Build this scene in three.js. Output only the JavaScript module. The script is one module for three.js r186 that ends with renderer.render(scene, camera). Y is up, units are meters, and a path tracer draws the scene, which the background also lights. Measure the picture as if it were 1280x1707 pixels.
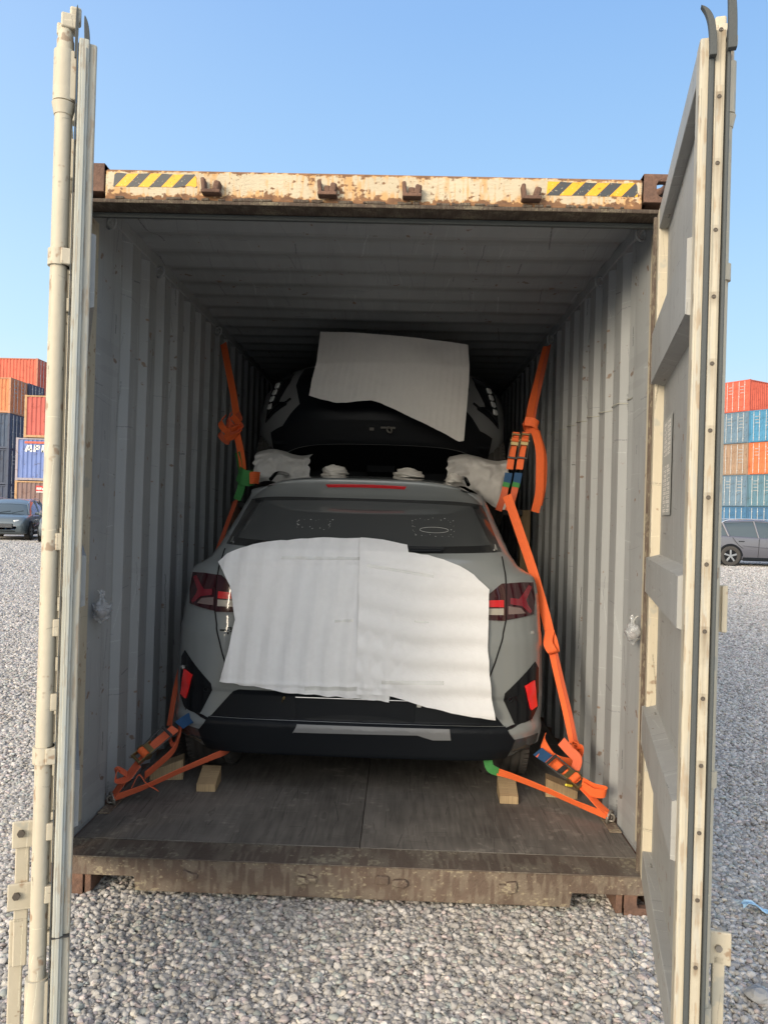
import * as THREE from 'three';
import { mergeGeometries, mergeVertices } from 'three/addons/utils/BufferGeometryUtils.js';
import { RoundedBoxGeometry } from 'three/addons/geometries/RoundedBoxGeometry.js';

// ---------------------------------------------------------------- camera, sky, sun, exposure
const scene = new THREE.Scene();
const camera = new THREE.PerspectiveCamera(67.43, 767 / 1024, 0.05, 2000);
camera.rotation.order = 'YXZ';
camera.position.set(0.146, 1.532, 3.005);
camera.rotation.set(0.004, 0.0206, 0.029);

const EXPOSURE = 1.35, SKY_K = 0.78;
const SUN_DIR = new THREE.Vector3(-0.56, 0.27, 0.80).normalize();
function skyColour(d, out) {
  const e = Math.max(0, d.y);
  // clear evening sky: pale at the horizon, blue above
  const stops = [[0, 0.84, 0.95, 0.98], [0.08, 0.68, 0.87, 0.97], [0.20, 0.49, 0.76, 0.98], [0.36, 0.34, 0.60, 0.93], [0.55, 0.215, 0.445, 0.83], [1, 0.16, 0.32, 0.66]];
  let i = 0; while (i < stops.length - 2 && e > stops[i + 1][0]) i++;
  const a = stops[i], b = stops[i + 1], t = Math.min(1, Math.max(0, (e - a[0]) / (b[0] - a[0])));
  let r = a[1] + (b[1] - a[1]) * t, g = a[2] + (b[2] - a[2]) * t, bl = a[3] + (b[3] - a[3]) * t;
  // the sky is brighter and warmer on the side of the low sun
  const c = d.dot(SUN_DIR);
  const glow = Math.exp(-(1 - c) / 0.42), halo = Math.exp(-(1 - c) / 0.06);
  r += glow * 2.5 + halo * 3.2; g += glow * 2.15 + halo * 2.6; bl += glow * 1.65 + halo * 1.7;
  if (d.y < 0) { const k = Math.max(0, 1 + d.y * 6); r = r * k + 0.16 * (1 - k); g = g * k + 0.155 * (1 - k); bl = bl * k + 0.15 * (1 - k); }
  out[0] = r; out[1] = g; out[2] = bl;
}
{
  const W = 1024, H = 512, data = new Float32Array(W * H * 4), d = new THREE.Vector3(), o = [0, 0, 0];
  for (let j = 0; j < H; j++) for (let i = 0; i < W; i++) {
    const ph = ((i + 0.5) / W - 0.5) * 2 * Math.PI, th = ((j + 0.5) / H - 0.5) * Math.PI;
    d.set(Math.cos(th) * Math.cos(ph), Math.sin(th), Math.cos(th) * Math.sin(ph));
    skyColour(d, o);
    for (let c = 0; c < 3; c++) o[c] *= SKY_K; const k = (j * W + i) * 4; data[k] = o[0]; data[k + 1] = o[1]; data[k + 2] = o[2]; data[k + 3] = 1;
  }
  const t = new THREE.DataTexture(data, W, H, THREE.RGBAFormat, THREE.FloatType);
  t.mapping = THREE.EquirectangularReflectionMapping; t.magFilter = THREE.LinearFilter; t.minFilter = THREE.LinearFilter; t.needsUpdate = true;
  scene.background = t; scene.environment = t;
}
const sun = new THREE.DirectionalLight(new THREE.Color(1.0, 0.84, 0.64), 1.9);
sun.position.copy(SUN_DIR).multiplyScalar(60);
sun.castShadow = true; sun.shadow.radius = 38; sun.shadow.mapSize.set(4096, 4096);
Object.assign(sun.shadow.camera, { left: -14, right: 14, top: 14, bottom: -14, near: 1, far: 160 });
scene.add(sun, sun.target);
const renderer = new THREE.WebGLRenderer({ antialias: true });
renderer.toneMapping = THREE.LinearToneMapping;
renderer.toneMappingExposure = EXPOSURE;
renderer.shadowMap.enabled = true;

// ---------------------------------------------------------------- helpers
const V = (x, y, z) => new THREE.Vector3(x, y, z);
function rng(seed) { let a = seed >>> 0; return () => { a = (a + 0x6D2B79F5) | 0; let t = Math.imul(a ^ (a >>> 15), 1 | a); t = (t + Math.imul(t ^ (t >>> 7), 61 | t)) ^ t; return ((t ^ (t >>> 14)) >>> 0) / 4294967296; }; }
const lin = (r, g, b) => new THREE.Color().setRGB(r, g, b);
const lerp = (a, b, t) => a + (b - a) * t, clamp = (x, a = 0, b = 1) => Math.min(b, Math.max(a, x));
const smooth = (a, b, x) => { const t = clamp((x - a) / (b - a)); return t * t * (3 - 2 * t); };
function table(rows) { // piecewise smooth interpolation of [x, v...]
  return (x, k = 1) => {
    if (x <= rows[0][0]) return rows[0][k];
    const n = rows.length - 1; if (x >= rows[n][0]) return rows[n][k];
    let i = 0; while (x > rows[i + 1][0]) i++;
    const a = rows[i], b = rows[i + 1]; return lerp(a[k], b[k], (x - a[0]) / (b[0] - a[0]));
  };
}
// tileable value noise
function noise2(seed, period) {
  const r = rng(seed), n = period, g = new Float32Array(n * n); for (let i = 0; i < n * n; i++) g[i] = r();
  return (u, v) => {
    const x = u * n, y = v * n, xi = Math.floor(x), yi = Math.floor(y), fx = x - xi, fy = y - yi;
    const sx = fx * fx * (3 - 2 * fx), sy = fy * fy * (3 - 2 * fy);
    const x0 = ((xi % n) + n) % n, x1 = (x0 + 1) % n, y0 = ((yi % n) + n) % n, y1 = (y0 + 1) % n;
    return lerp(lerp(g[y0 * n + x0], g[y0 * n + x1], sx), lerp(g[y1 * n + x0], g[y1 * n + x1], sx), sy);
  };
}
function fbm(seed, base, oct) {
  const ns = []; for (let i = 0; i < oct; i++) ns.push(noise2(seed + i * 17, base << i));
  return (u, v) => { let s = 0, a = 0.5, t = 0; for (const f of ns) { s += a * f(u, v); t += a; a *= 0.5; } return s / t; };
}
function tex(w, h, fn, srgb = true) {
  const d = new Uint8Array(w * h * 4), o = [0, 0, 0];
  for (let j = 0; j < h; j++) for (let i = 0; i < w; i++) {
    fn((i + 0.5) / w, (j + 0.5) / h, o); const k = (j * w + i) * 4;
    for (let c = 0; c < 3; c++) d[k + c] = clamp(srgb ? toS(o[c]) : o[c]) * 255; d[k + 3] = 255;
  }
  const t = new THREE.DataTexture(d, w, h, THREE.RGBAFormat);
  t.wrapS = t.wrapT = THREE.RepeatWrapping; t.magFilter = THREE.LinearFilter; t.minFilter = THREE.LinearMipmapLinearFilter; t.generateMipmaps = true;
  if (srgb) t.colorSpace = THREE.SRGBColorSpace; t.needsUpdate = true; return t;
}
const toS = x => x <= 0.0031308 ? 12.92 * x : 1.055 * Math.pow(Math.max(0, x), 1 / 2.4) - 0.055;
function canvasTex(w, h, draw) {
  const c = document.createElement('canvas'); c.width = w; c.height = h; draw(c.getContext('2d'), w, h);
  const t = new THREE.CanvasTexture(c); t.colorSpace = THREE.SRGBColorSpace; return t;
}
const rep = (t, mx, my = mx) => { const c = t.clone(); c.repeat.set(1 / mx, 1 / my); c.needsUpdate = true; return c; };   // one tile covers mx by my metres
function std(o) { return new THREE.MeshStandardMaterial(o); }
function phy(o) { return new THREE.MeshPhysicalMaterial(o); }

function xf(g, x = 0, y = 0, z = 0, rx = 0, ry = 0, rz = 0) { if (rx) g.rotateX(rx); if (ry) g.rotateY(ry); if (rz) g.rotateZ(rz); g.translate(x, y, z); return g; }
const bx = (w, h, d, x, y, z, rx, ry, rz) => xf(new THREE.BoxGeometry(w, h, d), x, y, z, rx, ry, rz);
const rbx = (w, h, d, x, y, z, r = 0.004, rx, ry, rz) => xf(new RoundedBoxGeometry(w, h, d, 2, Math.min(r, w / 2.01, h / 2.01, d / 2.01)), x, y, z, rx, ry, rz);
const b2 = (x0, x1, y0, y1, z0, z1) => bx(x1 - x0, y1 - y0, z1 - z0, (x0 + x1) / 2, (y0 + y1) / 2, (z0 + z1) / 2);
const rb2 = (x0, x1, y0, y1, z0, z1, r = 0.004) => rbx(x1 - x0, y1 - y0, z1 - z0, (x0 + x1) / 2, (y0 + y1) / 2, (z0 + z1) / 2, r);
const cyl = (r0, r1, h, x, y, z, rx, ry, rz, n = 20) => xf(new THREE.CylinderGeometry(r0, r1, h, n), x, y, z, rx, ry, rz);
function rod(a, b, r, n = 14, r2 = r) {
  const d = b.clone().sub(a), g = new THREE.CylinderGeometry(r2, r, d.length(), n);
  g.applyQuaternion(new THREE.Quaternion().setFromUnitVectors(V(0, 1, 0), d.clone().normalize()));
  const m = a.clone().add(b).multiplyScalar(0.5); g.translate(m.x, m.y, m.z); return g;
}
const tube = (pts, r, seg = 40, n = 8, closed = false) => new THREE.TubeGeometry(new THREE.CatmullRomCurve3(pts, closed, 'centripetal'), seg, r, n, closed);
function plain(g) {
  let q = g.index ? g.toNonIndexed() : g; const o = new THREE.BufferGeometry();
  o.setAttribute('position', q.attributes.position.clone());
  if (!q.attributes.normal) q.computeVertexNormals();
  o.setAttribute('normal', q.attributes.normal.clone());
  o.setAttribute('uv', q.attributes.uv ? q.attributes.uv.clone() : new THREE.BufferAttribute(new Float32Array(q.attributes.position.count * 2), 2));
  return o;
}
function uvBox(g) { // uv in metres by the dominant direction of each face
  const p = g.attributes.position, n = g.attributes.normal, u = g.attributes.uv;
  for (let i = 0; i < p.count; i += 3) {
    let nx = 0, ny = 0, nz = 0; for (let k = 0; k < 3; k++) { nx += n.getX(i + k); ny += n.getY(i + k); nz += n.getZ(i + k); }
    nx = Math.abs(nx); ny = Math.abs(ny); nz = Math.abs(nz);
    for (let k = 0; k < 3; k++) {
      const x = p.getX(i + k), y = p.getY(i + k), z = p.getZ(i + k);
      if (nx >= ny && nx >= nz) u.setXY(i + k, z, y); else if (ny >= nz) u.setXY(i + k, x, z); else u.setXY(i + k, x, y);
    }
  }
  return g;
}
function geo(gs, keepUV) { const a = (Array.isArray(gs) ? gs : [gs]).map(plain); const g = a.length > 1 ? mergeGeometries(a) : a[0]; return keepUV ? g : uvBox(g); }
function add(name, gs, mat, parent, keepUV) {
  const m = new THREE.Mesh(geo(gs, keepUV), mat); m.name = name; m.castShadow = m.receiveShadow = true; (parent || scene).add(m); return m;
}
const used = {};
function numbered(n) { const k = used[n] || 0; used[n] = k + 1; return k ? n + '_' + String(k).padStart(3, '0') : n; }
function tag(o, label, category, group, kind) { o.userData.label = label; o.userData.category = category; if (group) o.userData.group = group; if (kind) o.userData.kind = kind; return o; }
function thing(name, label, category, group) { const o = new THREE.Group(); o.name = numbered(name); scene.add(o); return tag(o, label, category, group); }
function single(name, gs, mat, label, category, group, keepUV) { const m = add(numbered(name), gs, mat, scene, keepUV); return tag(m, label, category, group); }
function structure(name, gs, mat, keepUV) { const m = add(name, gs, mat, scene, keepUV); m.userData.kind = 'structure'; return m; }
// surface from a grid of points, optionally closed around
function gridGeo(P, nu, nv) { // P(i,j) -> Vector3, i in 0..nu, j in 0..nv
  const pos = [], uv = [], idx = [];
  for (let j = 0; j <= nv; j++) for (let i = 0; i <= nu; i++) { const p = P(i, j); pos.push(p.x, p.y, p.z); uv.push(i / nu, j / nv); }
  for (let j = 0; j < nv; j++) for (let i = 0; i < nu; i++) { const a = j * (nu + 1) + i, b = a + 1, c = a + nu + 1, d = c + 1; idx.push(a, b, d, a, d, c); }
  const g = new THREE.BufferGeometry(); g.setAttribute('position', new THREE.Float32BufferAttribute(pos, 3)); g.setAttribute('uv', new THREE.Float32BufferAttribute(uv, 2)); g.setIndex(idx); g.computeVertexNormals(); return g;
}
function subdivide(poly, max) {
  const pts = poly.map(p => new THREE.Vector2(p[0], p[1]));
  if (THREE.ShapeUtils.isClockWise(pts)) pts.reverse();
  let tris = THREE.ShapeUtils.triangulateShape(pts, []).map(t => t.map(i => [pts[i].x, pts[i].y])), out = [];
  const L = (a, b) => Math.hypot(a[0] - b[0], a[1] - b[1]), M = (a, b) => [(a[0] + b[0]) / 2, (a[1] + b[1]) / 2];
  while (tris.length) {
    const [a, b, c] = tris.pop(), ab = L(a, b), bc = L(b, c), ca = L(c, a), m = Math.max(ab, bc, ca);
    if (m <= max) out.push([a, b, c]);
    else if (m === ab) { const q = M(a, b); tris.push([a, q, c], [q, b, c]); }
    else if (m === bc) { const q = M(b, c); tris.push([a, b, q], [a, q, c]); }
    else { const q = M(c, a); tris.push([a, b, q], [q, b, c]); }
  }
  const edge = [];
  for (let i = 0; i < pts.length; i++) { const a = pts[i], b = pts[(i + 1) % pts.length], n = Math.max(1, 1 << Math.ceil(Math.log2(Math.max(1, a.distanceTo(b) / max)))); for (let k = 0; k < n; k++) edge.push([lerp(a.x, b.x, k / n), lerp(a.y, b.y, k / n)]); }
  return { tris: out, edge };
}
// a plate of some thickness laid over the surface z = S(x, y), outline given in x, y
function patchGeo(poly, S, off, thick, max = 0.03, back = false) {
  const { tris, edge } = subdivide(poly, max), e = 0.004;
  const P = (q, o) => { const z = S(q[0], q[1]), nx = -(S(q[0] + e, q[1]) - S(q[0] - e, q[1])) / (2 * e), ny = -(S(q[0], q[1] + e) - S(q[0], q[1] - e)) / (2 * e), l = Math.hypot(nx, ny, 1); return [q[0] + o * nx / l, q[1] + o * ny / l, z + o / l]; };
  const mk = (list, uvl) => { const g = new THREE.BufferGeometry(); g.setAttribute('position', new THREE.Float32BufferAttribute(list.flat(), 3)); g.setAttribute('uv', new THREE.Float32BufferAttribute(uvl.flat(), 2)); const m = mergeVertices(g, 1e-5); m.computeVertexNormals(); return m; };
  const top = [], tu = []; for (const t of tris) for (const q of t) { top.push(P(q, off)); tu.push(q); }
  const parts = [mk(top, tu)];
  const sk = [], su = [];
  for (let i = 0; i < edge.length; i++) { const a = edge[i], b = edge[(i + 1) % edge.length], A = P(a, off), B = P(b, off), C = P(b, off - thick), D = P(a, off - thick); sk.push(A, D, C, A, C, B); su.push(a, a, b, a, b, b); }
  parts.push(mk(sk, su));
  if (back) { const bk = [], bu = []; for (const t of tris) for (const q of [t[0], t[2], t[1]]) { bk.push(P(q, off - thick)); bu.push(q); } parts.push(mk(bk, bu)); }
  return parts;
}
// webbing: a flat band swept along points; side = width direction at each point
function band(pts, sides, w, th = 0.0028, seg = 60) {
  const C = new THREE.CatmullRomCurve3(pts, false, 'centripetal'), n = pts.length;
  const rows = []; let len = 0, prev = null;
  for (let i = 0; i <= seg; i++) {
    const t = i / seg, p = C.getPoint(t), d = C.getTangent(t), k = Math.min(n - 2, Math.floor(t * (n - 1))), f = t * (n - 1) - k;
    const s = sides.length === 1 ? sides[0].clone() : sides[k].clone().lerp(sides[k + 1], f);
    s.addScaledVector(d, -s.dot(d)).normalize(); const u = d.clone().cross(s).normalize();
    if (prev) len += p.distanceTo(prev); prev = p; rows.push([p, s, u, len]);
  }
  const pos = [], uv = [], idx = [], prof = [[-1, 1], [-0.5, 1.25], [0.5, 1.25], [1, 1], [1, -1], [-1, -1], [-1, 1]];
  const m = prof.length;
  for (const [p, s, u, l] of rows) for (let k = 0; k < m; k++) { const q = p.clone().addScaledVector(s, prof[k][0] * w / 2).addScaledVector(u, prof[k][1] * th / 2); pos.push(q.x, q.y, q.z); uv.push((prof[k][0] + 1) / 2 * w, l); }
  for (let i = 0; i < seg; i++) for (let k = 0; k < m - 1; k++) { const a = i * m + k, b = a + 1, c = a + m, d = c + 1; idx.push(a, c, d, a, d, b); }
  for (const e of [0, seg]) { const o = e * m; idx.push(o, o + 3, o + 4, o, o + 4, o + 5); }
  const g = new THREE.BufferGeometry(); g.setAttribute('position', new THREE.Float32BufferAttribute(pos, 3)); g.setAttribute('uv', new THREE.Float32BufferAttribute(uv, 2)); g.setIndex(idx);
  const q = g.toNonIndexed(); q.computeVertexNormals(); return q;
}
const groundY = z => 0.0065 * Math.max(0, -z - 1);

// ---------------------------------------------------------------- textures
const fA = fbm(11, 4, 5), fB = fbm(57, 8, 4), fC = fbm(91, 16, 4), fD = fbm(131, 32, 3), fE = fbm(401, 2, 4), fS = fbm(503, 64, 3);
const grain = tex(512, 512, (u, v, o) => { const n = fC(u, v) * 0.6 + fD(u, v) * 0.4; o[0] = o[1] = o[2] = n; }, false);
const rust = (n, o) => { o[0] = lerp(0.36, 0.12, n); o[1] = lerp(0.18, 0.065, n); o[2] = lerp(0.075, 0.04, n); };
// painted inside wall: scuffed light grey
const streak = noise2(7, 64), streak2 = noise2(8, 16);
const wallTex = tex(1024, 1024, (u, v, o) => {
  const n = fA(u, v), m = fC(u, v), s = streak(u, v * 0.06) * 0.6 + streak2(u, v * 0.12) * 0.4;
  let k = 0.86 + 0.22 * (n - 0.5) + 0.10 * (s - 0.5) + 0.06 * (m - 0.5);
  o[0] = k; o[1] = k * 1.0; o[2] = k;
  const d = fS(u, v) * 0.6 + fD(u, v) * 0.25 + fB(u, v) * 0.15; if (d > 0.70) { const t = smooth(0.70, 0.74, d); const q = [0, 0, 0]; rust(m, q); for (let c = 0; c < 3; c++) o[c] = lerp(o[c], q[c] * 2.0, t * 0.75); }
  const sc = streak2(u * 0.5 + 0.3, v) * streak(u * 0.03, v); if (sc > 0.55) for (let c = 0; c < 3; c++) o[c] *= 0.93;
  for (let c = 0; c < 3; c++) o[c] *= 0.75;
});
function scratch(t, n, seed, tall) { // thin scrapes and rub marks drawn into a paint map
  const r = rng(seed), d = t.image.data, w = t.image.width, h = t.image.height;
  for (let i = 0; i < n; i++) {
    const v = r() < tall, len = (v ? 20 + r() * 190 : 10 + r() * 90), a = (v ? Math.PI / 2 : 0) + (r() - 0.5) * 0.35, x0 = r() * w, y0 = r() * h, k = r() < 0.55 ? 0.70 + r() * 0.2 : 1.08 + r() * 0.10, wd = r() < 0.8 ? 1 : 2 + Math.floor(r() * 3);
    let wob = 0; for (let q = 0; q < len; q++) { wob += (r() - 0.5) * 0.5; if (r() < 0.12) continue; for (let e = 0; e < wd; e++) { const x = (Math.floor(x0 + Math.cos(a) * q + (v ? wob + e : 0)) % w + w) % w, y = (Math.floor(y0 + Math.sin(a) * q + (v ? 0 : wob + e)) % h + h) % h, o = (y * w + x) * 4; for (let c = 0; c < 3; c++) d[o + c] = Math.min(255, d[o + c] * k); } }
  }
  t.needsUpdate = true; return t;
}
scratch(wallTex, 260, 71, 0.75);
const creamTex = tex(1024, 1024, (u, v, o) => {
  const n = fA(u, v), m = fC(u, v), s = streak(u, v * 0.08);
  const k = 0.92 + 0.16 * (n - 0.5) + 0.10 * (s - 0.5) + 0.08 * (m - 0.5);
  o[0] = 0.80 * k; o[1] = 0.735 * k; o[2] = 0.60 * k;
  const q = [0, 0, 0], d = fB(u, v) * 0.5 + fD(u, v) * 0.5, ds = fS(u, v) * 0.5 + fD(u, v) * 0.25 + fB(u, v) * 0.25;
  if (ds > 0.63) { rust(m, q); const t = smooth(0.63, 0.70, ds); for (let c = 0; c < 3; c++) o[c] = lerp(o[c], q[c] * 1.3, t * 0.62); }
  if (d < 0.33) { const t = smooth(0.33, 0.27, d) * 0.6; o[0] = lerp(o[0], 0.5, t); o[1] = lerp(o[1], 0.52, t); o[2] = lerp(o[2], 0.5, t); }
});
scratch(creamTex, 220, 73, 0.6);
// top rail: cream paint breaking up into rust, more along its lower edge
const headTex = tex(2048, 128, (u, v, o) => {
  const uu = u * 16 / 16, n = fA(uu * 3 % 1, v * 0.3), m = fC(uu * 5 % 1, v * 0.35), big = fB(uu * 2 % 1, v * 0.12), f = fD(uu * 6 % 1, v * 0.4), st = streak(uu * 4 % 1, v * 0.05);
  const k = 0.92 + 0.2 * (n - 0.5); o[0] = 0.62 * k; o[1] = 0.53 * k; o[2] = 0.375 * k;
  const q = [0, 0, 0]; rust(m, q);
  const edge = smooth(0.30, 0.05, v) * 0.30 + smooth(0.84, 0.99, v) * 0.22;
  const stain = smooth(0.44, 0.62, big * 0.45 + st * 0.30 + m * 0.15 + edge * 0.9);
  o[0] = lerp(o[0], 0.60, stain * 0.85); o[1] = lerp(o[1], 0.34, stain * 0.85); o[2] = lerp(o[2], 0.13, stain * 0.85);
  const r = smooth(0.53, 0.62, big * 0.35 + f * 0.40 + m * 0.2 + edge * 1.05);
  for (let c = 0; c < 3; c++) o[c] = lerp(o[c], q[c], r);
});
const sillTex = tex(2048, 256, (u, v, o) => {
  const n = fA(u * 2 % 1, v * 0.3), m = fC(u * 4 % 1, v * 0.5), b = fB(u * 3 % 1, v * 0.4), f = fD(u * 6 % 1, v), st = streak(u * 3 % 1, v * 0.1);
  const q = [0.085 + 0.07 * n, 0.062 + 0.048 * n, 0.047 + 0.036 * n];
  const mud = smooth(0.45, 0.6, b * 0.6 + st * 0.4), p = smooth(0.58, 0.66, f * 0.45 + b * 0.35 + n * 0.2);
  for (let c = 0; c < 3; c++) { o[c] = lerp(q[c], [0.20, 0.165, 0.125][c], mud * 0.6); o[c] = lerp(o[c], [0.36, 0.31, 0.21][c], p * 0.6); o[c] *= 0.85 + 0.3 * m; }
});
const rustTex = tex(512, 512, (u, v, o) => { const n = fB(u, v), m = fD(u, v), k = 0.75 + 0.5 * m; o[0] = lerp(0.085, 0.19, n) * k; o[1] = lerp(0.052, 0.105, n) * k; o[2] = lerp(0.040, 0.070, n) * k; });
const plyTex = tex(1024, 1024, (u, v, o) => {
  const g = noise2Ply(u, v * 0.05), g2 = noise2Ply(u * 0.5 + 0.2, v * 0.11), n = fA(u, v), m = fC(u, v), b = fE(u, v);
  let k = 0.62 + 0.95 * (n - 0.5) + 0.22 * (g - 0.5) + 0.16 * (g2 - 0.5) + 0.8 * (b - 0.5);
  o[0] = 0.195 * k; o[1] = 0.178 * k; o[2] = 0.158 * k;
  if (g > 0.88 && n > 0.5) { o[0] *= 0.7; o[1] *= 0.7; o[2] *= 0.7; }
  const s = fD(u, v) * 0.5 + n * 0.5; if (s > 0.62) { const t = smooth(0.62, 0.72, s) * 0.6; o[0] = lerp(o[0], 0.25, t); o[1] = lerp(o[1], 0.23, t); o[2] = lerp(o[2], 0.20, t); }
});
scratch(plyTex, 900, 79, 0.65);
function noise2Ply(u, v) { return (noise2Ply.f || (noise2Ply.f = noise2(77, 128)))(u, v); }
const edgeTex = (() => {
  const v1 = noise2(601, 32), v2 = noise2(602, 128), r = rng(603), runs = []; for (let i = 0; i < 16; i++) runs.push([2.735 - i * 0.1625, 0.02 + r() * 0.09, r()]);
  return tex(128, 2048, (u, v, o) => {
    const a = v1(u, v * 1.0), b = v2(u, v * 0.35), c = fA(u, v * 2 % 1), d = fC(u * 0.5, v * 4 % 1), k = 0.88 + 0.22 * (c - 0.5) + 0.16 * (b - 0.5);
    o[0] = 0.74 * k; o[1] = 0.675 * k; o[2] = 0.535 * k;
    const w = smooth(0.52, 0.66, a * 0.5 + c * 0.5); o[0] = lerp(o[0], 0.56, w * 0.6); o[1] = lerp(o[1], 0.56, w * 0.6); o[2] = lerp(o[2], 0.51, w * 0.6);
    const q = smooth(0.58, 0.68, a * 0.35 + d * 0.45 + b * 0.2); o[0] = lerp(o[0], 0.42, q * 0.5); o[1] = lerp(o[1], 0.27, q * 0.5); o[2] = lerp(o[2], 0.14, q * 0.5);
    const y = v * 2.6; for (const [ry, len, st] of runs) { const dy = (ry % 2.6) - y; if (dy > -0.012 && dy < len) { const g = Math.exp(-Math.pow((u - 0.646) / (0.05 + 0.03 * b), 2)) * (0.3 + 0.6 * st) * (dy < 0 ? 0.7 : 1 - dy / len); o[0] = lerp(o[0], 0.22, g); o[1] = lerp(o[1], 0.16, g); o[2] = lerp(o[2], 0.10, g); } }
    const s2 = v2(u * 0.4, v * 0.02 + u * 0.01); if (s2 > 0.86) for (let e = 0; e < 3; e++) o[e] *= 0.72;
  });
})();
const webTex = tex(64, 256, (u, v, o) => { const w = 0.5 + 0.5 * Math.sin(v * Math.PI * 2 * 32), e = 0.5 + 0.5 * Math.cos(u * Math.PI * 2 * 4), k = 0.84 + 0.10 * w + 0.08 * e + 0.16 * (fB(u, v) - 0.5); o[0] = o[1] = o[2] = k; });
const dirtTex = tex(512, 512, (u, v, o) => { const n = fA(u, v), s = streak(u, v * 0.07), d = fD(u, v) * 0.5 + fB(u, v) * 0.5; const k = 0.85 + 0.25 * (n - 0.5) + 0.22 * (s - 0.5); o[0] = o[1] = o[2] = k; if (d > 0.62) { const t = smooth(0.62, 0.7, d) * 0.6; o[0] = lerp(k, 0.5, t); o[1] = lerp(k, 0.32, t); o[2] = lerp(k, 0.22, t); } });
// far gravel: cells of pebbles
const [gravelTex, gravelBump] = (() => {
  const N = 110, r = rng(5), px = [], py = [], cc = []; for (let i = 0; i < N * N; i++) { px.push(r()); py.push(r()); cc.push(r(), r()); }
  const h = new Float32Array(1024 * 1024); let n = 0;
  const col = tex(1024, 1024, (u, v, o) => {
    const x = u * N, y = v * N, xi = Math.floor(x), yi = Math.floor(y); let d1 = 9, d2 = 9, id = 0;
    for (let b = -1; b <= 1; b++) for (let a = -1; a <= 1; a++) { const cx = (xi + a + N) % N, cy = (yi + b + N) % N, k = cy * N + cx, dx = xi + a + px[k] - x, dy = yi + b + py[k] - y, d = dx * dx + dy * dy; if (d < d1) { d2 = d1; d1 = d; id = k; } else if (d < d2) d2 = d; }
    const t = cc[id * 2], w = cc[id * 2 + 1], k = lerp(0.37, 0.58, t) * (0.92 + 0.3 * (fD(u, v) - 0.5)) * (0.82 + 0.36 * fE(u, v));
    h[n++] = smooth(0.0, 0.30, Math.sqrt(d2) - Math.sqrt(d1)) * (0.6 + 0.4 * w);
    o[0] = k * (1.03 + 0.05 * (w - 0.3)); o[1] = k * 0.975; o[2] = k * (0.91 - 0.05 * (w - 0.5));
  });
  let m = 0; return [col, tex(1024, 1024, (u, v, o) => { o[0] = o[1] = o[2] = h[m++]; }, false)];
})();

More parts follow.
